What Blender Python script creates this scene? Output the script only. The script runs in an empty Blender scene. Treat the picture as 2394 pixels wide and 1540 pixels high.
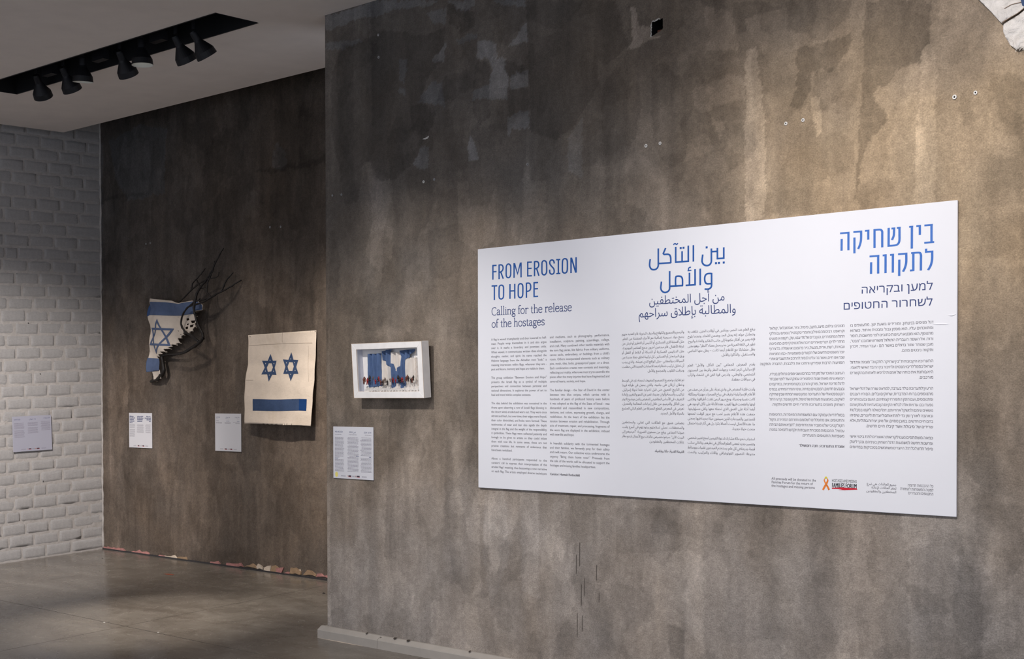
import bpy, bmesh, math, random
import numpy as np
from mathutils import Vector, Matrix, noise as mnoise
from mathutils.geometry import delaunay_2d_cdt

# ------------------------------------------------------------------ scene, camera, light
scene = bpy.context.scene
col = scene.collection
SLOPE = 0.03746          # the whole room (floor, ceiling, brick courses) rises slightly towards the plaster walls
CAM_R = (0.76218255, 0.64735898, -0.00202779)
CAM_U = (-0.00928137, 0.01405958, 0.99985808)
CAM_F = (-0.64729562, 0.76205556, -0.01672434)
cam_data = bpy.data.cameras.new('camera')
cam = bpy.data.objects.new('camera', cam_data)
col.objects.link(cam)
R_, U_, F_ = Vector(CAM_R), Vector(CAM_U), Vector(CAM_F)
mat = Matrix(((R_.x, U_.x, -F_.x, 0.0), (R_.y, U_.y, -F_.y, -4.8), (R_.z, U_.z, -F_.z, 1.38522), (0, 0, 0, 1)))
cam.matrix_world = mat
cam_data.sensor_width = 36.0
cam_data.lens = 2944.415 * 36.0 / 2394.0
cam_data.shift_y = 202.22 / 2394.0
cam_data.clip_start = 0.05
cam_data.clip_end = 60
scene.camera = cam

vs = scene.view_settings
vs.view_transform = 'Standard'
vs.look = 'None'
vs.exposure = 0.0
vs.gamma = 1.0
vs.use_curve_mapping = False

world = bpy.data.worlds.new('world')
scene.world = world
world.use_nodes = True
bg = world.node_tree.nodes['Background']
bg.inputs[0].default_value = (0.80, 0.86, 1.0, 1)
bg.inputs[1].default_value = 0.94

def spot(name, loc, target, power, size_deg, blend=0.5, color=(1.0, 0.93, 0.85), radius=0.025):
    d = bpy.data.lights.new(name, 'SPOT')
    d.energy = power
    d.spot_size = math.radians(size_deg)
    d.spot_blend = blend
    d.color = color
    d.shadow_soft_size = radius
    o = bpy.data.objects.new(name, d)
    o.location = loc
    o.rotation_euler = (Vector(target) - Vector(loc)).to_track_quat('-Z', 'Y').to_euler()
    col.objects.link(o)
    return o

WARM = (1.0, 0.93, 0.86)
NEUT = (1.0, 0.965, 0.965)
# track spots over the room, out of frame, aimed at the near plaster wall
spot('track_spot_right', (-1.70, -2.35, 3.38), (-1.75, 0, 1.80), 245, 78, 1.0, (1.0, 0.95, 0.92))
spot('track_spot_mid', (-3.3, -2.45, 3.38), (-3.2, 0, 0.45), 165, 78, 1.0, NEUT)
spot('track_spot_box', (-4.72, -2.4, 3.38), (-4.75, 0, 0.95), 225, 54, 1.0, (1.0, 0.955, 0.93))
# unseen spot added on the left to brighten the painted brick wall
spot('fill_spot_brick', (-6.9, -1.9, 3.3), (-9.84, 0.5, 0.35), 760, 54, 1.0, (1.0, 0.93, 0.88))
# unseen area light added on the camera side as soft fill
al = bpy.data.lights.new('area_fill', 'AREA')
al.shape = 'RECTANGLE'; al.size = 5.0; al.size_y = 1.0
al.energy = 14; al.color = (0.90, 0.93, 1.0)
alo = bpy.data.objects.new('area_fill', al)
alo.location = (-3.0, -4.8, 3.3)
alo.rotation_euler = (math.radians(30), 0, 0)
col.objects.link(alo)

# ------------------------------------------------------------------ measured outlines (metres, room coordinates)
BRICK_JOINTS=[[0.513,0.728,0.957],[0.399,0.617,0.843,1.061],[0.34,0.543,0.758,0.981],[0.374,0.498,0.706,0.917,1.137],[0.449,0.613,0.831,1.042],[0.383,0.614,0.733,0.962],[0.458,0.681,0.883,1.095],[0.385,0.595,0.813,1.037],[0.453,0.673,0.885,1.112],[0.387,0.597,0.807,1.039],[0.448,0.654,0.873,1.091],[0.342,0.565,0.781,0.982],[0.39,0.607,0.832,1.039],[0.546,0.752,0.969],[0.405,0.623,0.834,1.051],[0.359,0.575,0.799,1.022],[0.474,0.694,0.907,1.127],[0.384,0.598,0.819,1.034],[0.466,0.676,0.896,1.11],[0.559,0.768,0.977],[0.405,0.629,0.844,1.057],[0.532,0.75,0.969],[0.47,0.68,0.897,1.116],[0.359,0.581,0.801,1.025],[0.493,0.727,0.959],[0.373,0.599,0.82,1.041],[0.486,0.709,0.94],[0.378,0.61,0.822,1.05],[0.444,0.666,0.882,1.112],[0.358,0.573,0.797,1.024],[0.448,0.674,0.891,1.1],[0.554,0.77,0.992],[0.423,0.651,0.866,1.075],[0.484,0.703,0.92,1.137],[0.576,0.795,1.022]]
TITLE_EN=[('',[102.8,1053.6,103.0,1126.9]),('',[98.6,1124.7,127.5,1123.7]),('',[102.9,1093.0,126.8,1092.7]),('',[144.0,1053.6,144.2,1127.1]),('s',[144.2,1124.4,157.9,1124.2,166.7,1120.1,170.4,1112.0,170.4,1105.3,167.3,1097.2,158.9,1091.1,144.1,1086.7]),('',[155.6,1088.0,171.6,1054.1]),('c',[191.3,1105.6,192.4,1115.5,197.5,1122.6,206.2,1125.4,215.0,1121.9,220.0,1114.5,220.8,1105.3,220.5,1077.1,219.2,1067.3,213.7,1059.6,206.1,1057.0,197.3,1059.5,191.9,1067.3,191.0,1077.4]),('',[242.7,1053.9,242.9,1127.3]),('',[245.7,1125.1,265.2,1072.6,284.3,1126.1]),('',[287.8,1053.9,288.0,1127.1]),('',[330.9,1055.0,331.0,1127.9]),('',[326.8,1125.6,357.0,1124.3]),('',[331.0,1094.7,355.8,1093.8]),('',[327.0,1058.2,357.4,1057.4]),('',[93.8,1022.2,131.7,1021.2]),('',[112.5,1021.5,112.3,950.7]),('c',[143.8,1001.8,145.0,1015.1,149.9,1020.7,158.7,1022.5,167.5,1020.2,173.0,1012.7,173.6,1001.8,173.3,971.8,171.8,961.9,166.2,955.5,157.4,953.5,147.9,956.5,144.2,963.3,143.5,973.4]),('',[215.6,951.3,215.8,1024.7]),('',[246.7,950.9,246.9,1024.2]),('',[215.7,990.3,246.8,989.8]),('c',[269.6,1001.4,271.1,1015.3,276.5,1020.8,284.1,1022.8,292.7,1020.2,298.0,1013.8,299.5,1003.0,299.0,973.4,296.8,962.0,291.5,956.1,283.9,953.6,275.3,956.6,270.4,963.4,269.3,975.0]),('',[322.1,951.2,322.3,1025.5]),('s',[322.3,1022.6,335.5,1022.6,344.0,1019.3,348.8,1010.9,349.7,1000.2,347.1,990.5,339.6,984.7,330.1,982.8,322.2,982.7]),('',[371.0,951.6,371.1,1025.1]),('',[366.9,1022.4,396.8,1021.8]),('',[371.1,992.1,395.7,991.9]),('',[367.2,954.6,396.7,954.5]),('',[374.0,1054.0,374.2,1127.4]),('s',[374.2,1124.7,387.2,1124.8,396.3,1121.2,400.3,1113.7,400.9,1107.1,398.3,1099.1,391.4,1093.6,374.1,1088.5]),('',[387.8,1089.3,401.8,1054.2]),('c',[420.8,1104.9,421.8,1117.8,427.1,1124.0,434.8,1125.9,443.8,1122.5,448.5,1116.0,450.0,1106.2,450.3,1077.0,448.4,1065.8,442.6,1058.9,434.7,1056.7,425.9,1060.0,421.7,1066.7,420.7,1079.0]),('s',[496.5,1107.8,496.5,1114.3,492.4,1122.3,484.2,1125.6,475.9,1124.6,470.7,1119.3,469.7,1111.3,473.2,1103.8,482.1,1094.3,492.4,1084.8,496.7,1075.6,496.4,1066.0,492.3,1059.0,482.0,1057.2,473.7,1060.5,469.6,1067.7,468.8,1079.9]),('',[522.8,1125.3,522.7,1056.2]),('',[509.3,1125.3,534.9,1124.4]),('',[510.2,1058.0,535.0,1057.5]),('c',[547.7,1105.9,549.3,1118.6,554.8,1124.6,563.0,1126.1,572.1,1123.4,576.7,1115.9,577.7,1105.4,577.7,1078.3,575.6,1065.6,570.0,1059.1,561.4,1057.3,552.7,1060.2,548.0,1067.4,547.2,1080.3]),('',[599.8,1054.8,600.0,1128.6]),('',[602.0,1127.9,628.7,1055.4]),('',[630.3,1054.9,630.5,1128.4])]
TITLE_AR=[('s',[1055.0,1089.0,1053.4,1080.9,1051.8,1069.5,1051.8,1059.7,1055.4,1049.9,1063.3,1042.5,1074.1,1039.8,1085.9,1041.3,1094.7,1047.8,1098.6,1056.5,1098.8,1066.3,1098.8,1082.6]),('',[1098.8,1076.1,1098.8,1134.1]),('',[1098.8,1066.0,1165.7,1064.9]),('s',[1165.7,1062.5,1165.7,1082.7,1164.1,1092.6,1159.7,1100.2,1152.0,1103.7,1143.3,1104.7,1129.3,1104.4]),('',[1130.7,1104.1,1125.8,1109.5,1138.4,1133.1]),('',[1192.1,1134.2,1192.1,1062.3]),('',[1188.5,1065.6,1262.0,1065.5]),('',[1225.7,1112.3,1225.7,1065.6]),('',[1258.2,1134.7,1258.2,1063.0]),('d',[1218.4,1127.0]),('d',[1233.2,1127.0]),('t',[1180.8,1143.4,1184.7,1148.5,1190.4,1148.8,1195.2,1144.9,1200.0,1146.1,1203.4,1150.2]),('',[1159.9,959.6,1231.4,959.3]),('s',[1228.0,958.9,1228.0,983.3,1225.7,993.1,1220.0,999.6,1210.5,1002.1,1200.0,1002.5,1193.3,1000.0,1191.4,990.4,1191.0,975.9,1191.8,960.5]),('s',[1115.7,983.3,1113.8,969.0,1112.2,956.1,1115.1,945.3,1123.9,936.7,1135.5,933.3,1149.1,936.1,1157.8,943.8,1159.9,953.4,1159.9,974.5]),('',[1159.9,966.4,1159.9,1028.0]),('',[1284.7,1134.7,1284.7,1061.9]),('',[1439.3,1113.1,1439.4,1062.9]),('',[1403.8,1066.2,1443.1,1065.9]),('',[1407.5,1063.1,1407.4,1112.8]),('',[1410.7,1098.0,1376.9,1099.0]),('',[1376.9,1112.7,1377.0,1062.9]),('s',[1377.0,1072.4,1377.0,1058.2,1375.1,1050.4,1368.7,1042.9,1359.5,1039.6,1351.2,1039.7,1341.1,1043.2,1333.7,1049.3,1329.6,1058.3,1329.6,1066.3,1331.4,1078.9,1333.1,1089.6]),('d',[1353.0,1119.3]),('d',[1400.4,1047.1]),('d',[1415.3,1047.1]),('d',[1439.4,1047.0]),('s',[1378.1,1003.2,1365.1,1003.9,1355.0,1003.0,1347.6,998.3,1343.9,990.6,1343.0,979.6,1344.8,969.9,1349.4,962.5,1357.7,959.3,1378.1,959.2]),('',[1378.1,1006.2,1378.1,956.9]),('s',[1378.1,961.6,1378.1,953.7,1376.1,944.3,1369.7,938.4,1359.6,935.7,1342.6,937.0]),('',[1320.0,1028.3,1320.0,955.2]),('',[1293.5,1028.1,1293.6,956.1]),('',[1244.3,958.7,1297.3,958.9]),('',[1264.3,1014.0,1264.3,959.0]),('t',[1272.2,1037.5,1265.0,1037.5,1259.9,1033.5,1259.0,1029.6,1260.1,1024.7]),('h',[1254.3,1023.5,1274.4,1023.8])]
TITLE_HE=[('',[2336.3,1128.7,2370.0,1128.4]),('',[2364.7,1132.0,2365.0,1061.3]),('',[2335.9,1061.2,2375.5,1061.4]),('',[2303.9,1128.8,2322.6,1128.8]),('',[2318.1,1132.1,2318.3,1093.4]),('',[2275.0,1128.7,2291.3,1128.4]),('',[2286.2,1132.0,2286.0,1042.7]),('',[2191.0,1132.1,2190.7,1057.1]),('s',[2190.7,1060.9,2218.6,1061.0,2228.9,1064.8,2234.0,1072.6,2235.7,1083.9,2235.6,1100.3]),('',[2235.7,1090.5,2235.5,1132.0]),('',[2224.8,1128.5,2240.7,1128.5]),('',[2202.4,1128.2,2218.1,1128.1]),('s',[2213.6,1131.8,2213.0,1110.5,2211.3,1097.4,2204.8,1082.8]),('',[2343.5,1037.9,2343.5,1021.7]),('',[2339.2,1025.6,2372.5,1025.2]),('s',[2367.7,1028.8,2367.8,999.0,2365.6,983.0,2360.7,968.8,2351.6,954.0]),('s',[2283.2,1025.3,2313.8,1024.9,2320.5,1021.5,2323.1,1013.5,2323.1,1002.2,2322.8,979.5]),('',[2323.1,995.7,2322.9,954.3]),('',[2292.3,1022.3,2292.2,955.1]),('',[2278.7,957.2,2296.7,957.9]),('',[2229.9,1024.8,2268.3,1024.7]),('s',[2263.5,1028.4,2263.6,996.6,2262.0,982.0,2257.4,967.6,2250.6,954.9]),('',[2235.1,1003.0,2234.8,938.7]),('',[2196.7,1024.4,2213.6,1024.7]),('',[2208.7,1028.0,2208.6,953.5]),('',[2166.0,1024.5,2183.0,1024.8]),('',[2178.3,1028.6,2178.2,953.8]),('',[2131.6,1131.2,2131.8,1056.7]),('s',[2126.8,1128.8,2152.6,1128.4,2160.5,1125.4,2164.0,1118.0,2164.0,1106.4,2164.1,1081.5]),('',[2164.0,1098.1,2164.2,1057.0]),('',[2091.0,1128.8,2110.1,1128.7]),('',[2105.2,1131.3,2105.3,1092.6]),('',[2041.3,1128.1,2079.3,1127.7]),('s',[2074.6,1131.1,2074.7,1102.1,2073.3,1087.2,2068.9,1072.4,2062.3,1058.2]),('',[2046.1,1105.8,2046.1,1041.8]),('',[1983.6,1127.9,2024.8,1127.3]),('',[2020.1,1131.2,2020.1,1056.3]),('',[1990.8,1104.4,1990.3,1056.9]),('',[2110.8,1024.5,2152.4,1024.4]),('',[2147.3,1028.3,2147.4,953.8]),('',[2117.9,1001.1,2117.3,954.2])]
RIBBON_A=[(1.9183,0.1268),(1.9144,0.1218),(1.9135,0.1161),(1.9166,0.1097),(1.9215,0.1002),(1.9259,0.0931),(1.9342,0.0773),(1.9416,0.0813),(1.9355,0.0927),(1.9294,0.1013),(1.9223,0.1108),(1.9184,0.1187),(1.9188,0.1244)]
RIBBON_B=[(1.9297,0.1273),(1.9341,0.1226),(1.9353,0.117),(1.9328,0.1096),(1.9276,0.0996),(1.9224,0.0913),(1.9141,0.0767),(1.9067,0.0796),(1.9127,0.0909),(1.9188,0.1009),(1.9254,0.1117),(1.9289,0.1183),(1.9293,0.1248)]
RIBBON_T=[(1.9175,0.126),(1.9188,0.1305),(1.9214,0.1334),(1.924,0.1343),(1.9271,0.1336),(1.9293,0.1309),(1.9309,0.1265),(1.9289,0.1248),(1.924,0.1261),(1.9192,0.1244)]
RED_BAR=[(1.9499,0.0889),(1.9885,0.0915),(2.0586,0.0919),(2.0616,0.0857),(2.0484,0.0849),(2.0057,0.0815),(1.9781,0.0811),(1.9971,0.0847),(1.9504,0.0845)]
PEEL=[('pink',[(-9.943,0.033),(-9.926,0.06),(-9.79,0.066),(-9.631,0.069),(-9.524,0.077),(-9.483,0.058),(-9.41,0.054),(-9.33,0.065),(-9.282,0.084),(-9.25,0.069),(-9.14,0.071),(-9.125,0.052),(-9.443,0.041),(-9.623,0.04)]),('pink',[(-9.024,0.044),(-8.986,0.065),(-8.91,0.063),(-8.857,0.043)]),('cream',[(-8.917,0.065),(-8.879,0.063),(-8.834,0.065),(-8.774,0.08),(-8.744,0.065),(-8.737,0.051),(-8.834,0.045),(-8.895,0.046)]),('tan',[(-8.737,0.051),(-8.729,0.069),(-8.612,0.078),(-8.597,0.056)]),('pink',[(-8.297,0.057),(-8.29,0.068),(-8.241,0.069),(-8.192,0.081),(-8.155,0.057),(-8.241,0.055)]),('pink',[(-8.089,0.056),(-8.082,0.075),(-8.021,0.076),(-7.94,0.081),(-7.9,0.091),(-7.867,0.062),(-7.967,0.057)]),('tan',[(-7.86,0.061),(-7.794,0.082),(-7.755,0.099),(-7.716,0.086),(-7.703,0.061)]),('cream',[(-7.716,0.074),(-7.69,0.102),(-7.651,0.092),(-7.625,0.073),(-7.632,0.061),(-7.703,0.06)]),('cream',[(-7.625,0.057),(-7.619,0.078),(-7.536,0.101),(-7.546,0.054),(-7.587,0.052)]),('tan',[(-7.542,0.054),(-7.529,0.098),(-7.485,0.108),(-7.447,0.093),(-7.46,0.055)]),('pink',[(-7.473,0.087),(-7.385,0.1),(-7.41,0.058),(-7.473,0.058)]),('tan',[(-7.317,0.062),(-7.305,0.105),(-7.274,0.104),(-7.25,0.11),(-7.189,0.088),(-7.189,0.064),(-7.311,0.061)]),('cream',[(-7.219,0.087),(-7.201,0.104),(-7.189,0.08)]),('tan',[(-7.165,0.065),(-7.117,0.104),(-7.069,0.102),(-7.022,0.079),(-7.022,0.065),(-7.141,0.064)]),('pink',[(-7.019,0.064),(-7.004,0.087),(-6.963,0.092),(-6.934,0.079),(-6.888,0.09),(-6.888,0.065)]),('pink',[(-7.385,0.057),(-7.348,0.07),(-7.317,0.07),(-7.317,0.057)])]
FLAG_OUT=[(-8.965,2.157),(-8.934,2.181),(-8.864,2.171),(-8.746,2.159),(-8.668,2.15),(-8.603,2.132),(-8.552,2.124),(-8.476,2.129),(-8.4,2.137),(-8.338,2.131),(-8.279,2.097),(-8.275,2.056),(-8.344,2.054),(-8.352,2.028),(-8.334,2.007),(-8.352,1.993),(-8.335,1.968),(-8.365,1.956),(-8.353,1.933),(-8.375,1.915),(-8.368,1.897),(-8.403,1.89),(-8.396,1.871),(-8.441,1.899),(-8.491,1.886),(-8.479,1.867),(-8.536,1.861),(-8.545,1.842),(-8.607,1.847),(-8.597,1.829),(-8.569,1.805),(-8.626,1.809),(-8.617,1.794),(-8.678,1.799),(-8.656,1.781),(-8.698,1.775),(-8.67,1.763),(-8.75,1.762),(-8.714,1.739),(-8.803,1.743),(-8.757,1.723),(-8.85,1.721),(-8.817,1.703),(-8.883,1.703),(-8.837,1.685),(-8.997,1.688),(-8.978,1.813),(-8.974,1.968),(-9.0,2.039),(-9.006,2.078),(-8.992,2.112),(-8.965,2.13)]
FLAG_HOLES=[[(-8.452,1.995),(-8.421,2.001),(-8.417,1.984),(-8.442,1.979)],[(-8.402,1.978),(-8.352,1.98),(-8.362,1.96),(-8.39,1.957)],[(-8.442,1.955),(-8.421,1.958),(-8.428,1.944),(-8.446,1.942)],[(-8.409,1.943),(-8.371,1.949),(-8.378,1.927),(-8.403,1.924)],[(-8.459,1.93),(-8.428,1.934),(-8.422,1.913),(-8.451,1.911)],[(-8.593,1.908),(-8.561,1.903),(-8.568,1.898)],[(-8.555,1.877),(-8.523,1.872),(-8.542,1.867)],[(-8.594,2.016),(-8.587,2.015),(-8.589,2.005)]]
FLAG_STRIPE=[(-8.951,2.154),(-8.733,2.14),(-8.552,2.118),(-8.4,2.131),(-8.35,2.132),(-8.283,2.096),(-8.279,2.058),(-8.346,2.056),(-8.353,2.03),(-8.515,2.022),(-8.734,2.033),(-8.962,2.047),(-9.0,2.037),(-9.004,2.078),(-8.988,2.112),(-8.959,2.128)]
FOLD=[(-9.005,2.078),(-8.991,2.113),(-8.961,2.13),(-8.958,2.087),(-8.962,2.045),(-9.001,2.037)]
FLAG_LOW=[(-9.0,1.697),(-8.837,1.688),(-8.82,1.655),(-8.818,1.59),(-8.911,1.586),(-9.012,1.579)]
FLAG_TAIL=[(-8.951,1.588),(-8.815,1.595),(-8.819,1.523),(-8.872,1.527),(-8.912,1.522),(-8.939,1.517)]
FLAG_STAR=[[(-8.824,1.994),(-8.685,1.793),(-8.954,1.808)],[(-8.939,1.934),(-8.65,1.918),(-8.877,1.741)]]
BRANCH=[[(-9.061,1.504,1.236,0.011),(-8.919,1.52,1.2,0.0158),(-8.817,1.556,1.176,0.0174),(-8.79,1.609,1.176,0.0158),(-8.82,1.679,1.182,0.0142),(-8.81,1.712,1.182,0.0118),(-8.729,1.718,1.176,0.0103),(-8.621,1.718,1.164,0.011),(-8.489,1.727,1.152,0.0118),(-8.346,1.765,1.14,0.0126),(-8.244,1.803,1.134,0.0134),(-8.197,1.835,1.134,0.0126)],[(-8.197,1.835,1.134,0.0118),(-8.213,1.879,1.134,0.0103),(-8.253,1.936,1.128,0.0103),(-8.278,1.999,1.122,0.0095),(-8.298,2.059,1.122,0.0103),(-8.294,2.126,1.128,0.011),(-8.286,2.185,1.14,0.0095),(-8.246,2.239,1.152,0.0079),(-8.177,2.302,1.164,0.0071),(-8.126,2.37,1.176,0.0063),(-8.112,2.417,1.188,0.0063),(-8.083,2.483,1.212,0.0047),(-8.067,2.533,1.236,0.0032)],[(-8.256,1.807,1.134,0.0103),(-8.34,1.854,1.128,0.0095),(-8.425,1.895,1.122,0.0087),(-8.463,1.954,1.116,0.0079),(-8.444,2.017,1.116,0.0071),(-8.39,2.067,1.116,0.0071),(-8.323,2.105,1.122,0.0071),(-8.288,2.133,1.128,0.0071)],[(-8.354,2.086,1.122,0.0063),(-8.264,2.102,1.128,0.0071),(-8.174,2.12,1.134,0.0071),(-8.117,2.146,1.146,0.0079),(-8.033,2.179,1.164,0.0071),(-7.99,2.194,1.176,0.0071),(-7.927,2.226,1.2,0.0063),(-7.888,2.253,1.224,0.0055),(-7.866,2.272,1.248,0.0047)],[(-8.012,2.187,1.17,0.0071),(-7.992,2.238,1.182,0.0063),(-7.978,2.278,1.194,0.0055),(-7.96,2.307,1.212,0.0047),(-7.942,2.334,1.23,0.0039)],[(-8.111,2.149,1.146,0.0063),(-8.167,2.187,1.152,0.0063),(-8.179,2.232,1.158,0.0055),(-8.162,2.291,1.164,0.0055),(-8.132,2.348,1.176,0.0055),(-8.122,2.392,1.182,0.0055),(-8.12,2.43,1.188,0.0047)],[(-8.153,2.297,1.164,0.0047),(-8.096,2.298,1.176,0.0039),(-8.071,2.314,1.182,0.0039),(-8.072,2.342,1.194,0.0039)],[(-8.572,2.125,1.164,0.0047),(-8.488,2.166,1.164,0.0055),(-8.387,2.222,1.164,0.0063),(-8.3,2.26,1.164,0.0063),(-8.213,2.286,1.164,0.0055),(-8.146,2.304,1.164,0.0055)],[(-8.387,2.222,1.164,0.0055),(-8.385,2.269,1.17,0.0055),(-8.337,2.311,1.182,0.0047),(-8.299,2.353,1.2,0.0047),(-8.29,2.387,1.224,0.0039)],[(-8.338,2.298,1.176,0.0047),(-8.3,2.266,1.164,0.0063),(-8.269,2.237,1.158,0.0063),(-8.277,2.215,1.152,0.0063),(-8.293,2.183,1.146,0.0071)],[(-8.277,2.219,1.152,0.0039),(-8.239,2.227,1.164,0.0032),(-8.218,2.233,1.176,0.0032)],[(-8.288,2.126,1.128,0.0071),(-8.21,2.13,1.134,0.0071),(-8.117,2.146,1.146,0.0071)],[(-8.259,2.125,1.134,0.0047),(-8.237,2.144,1.134,0.0039)]]
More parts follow.
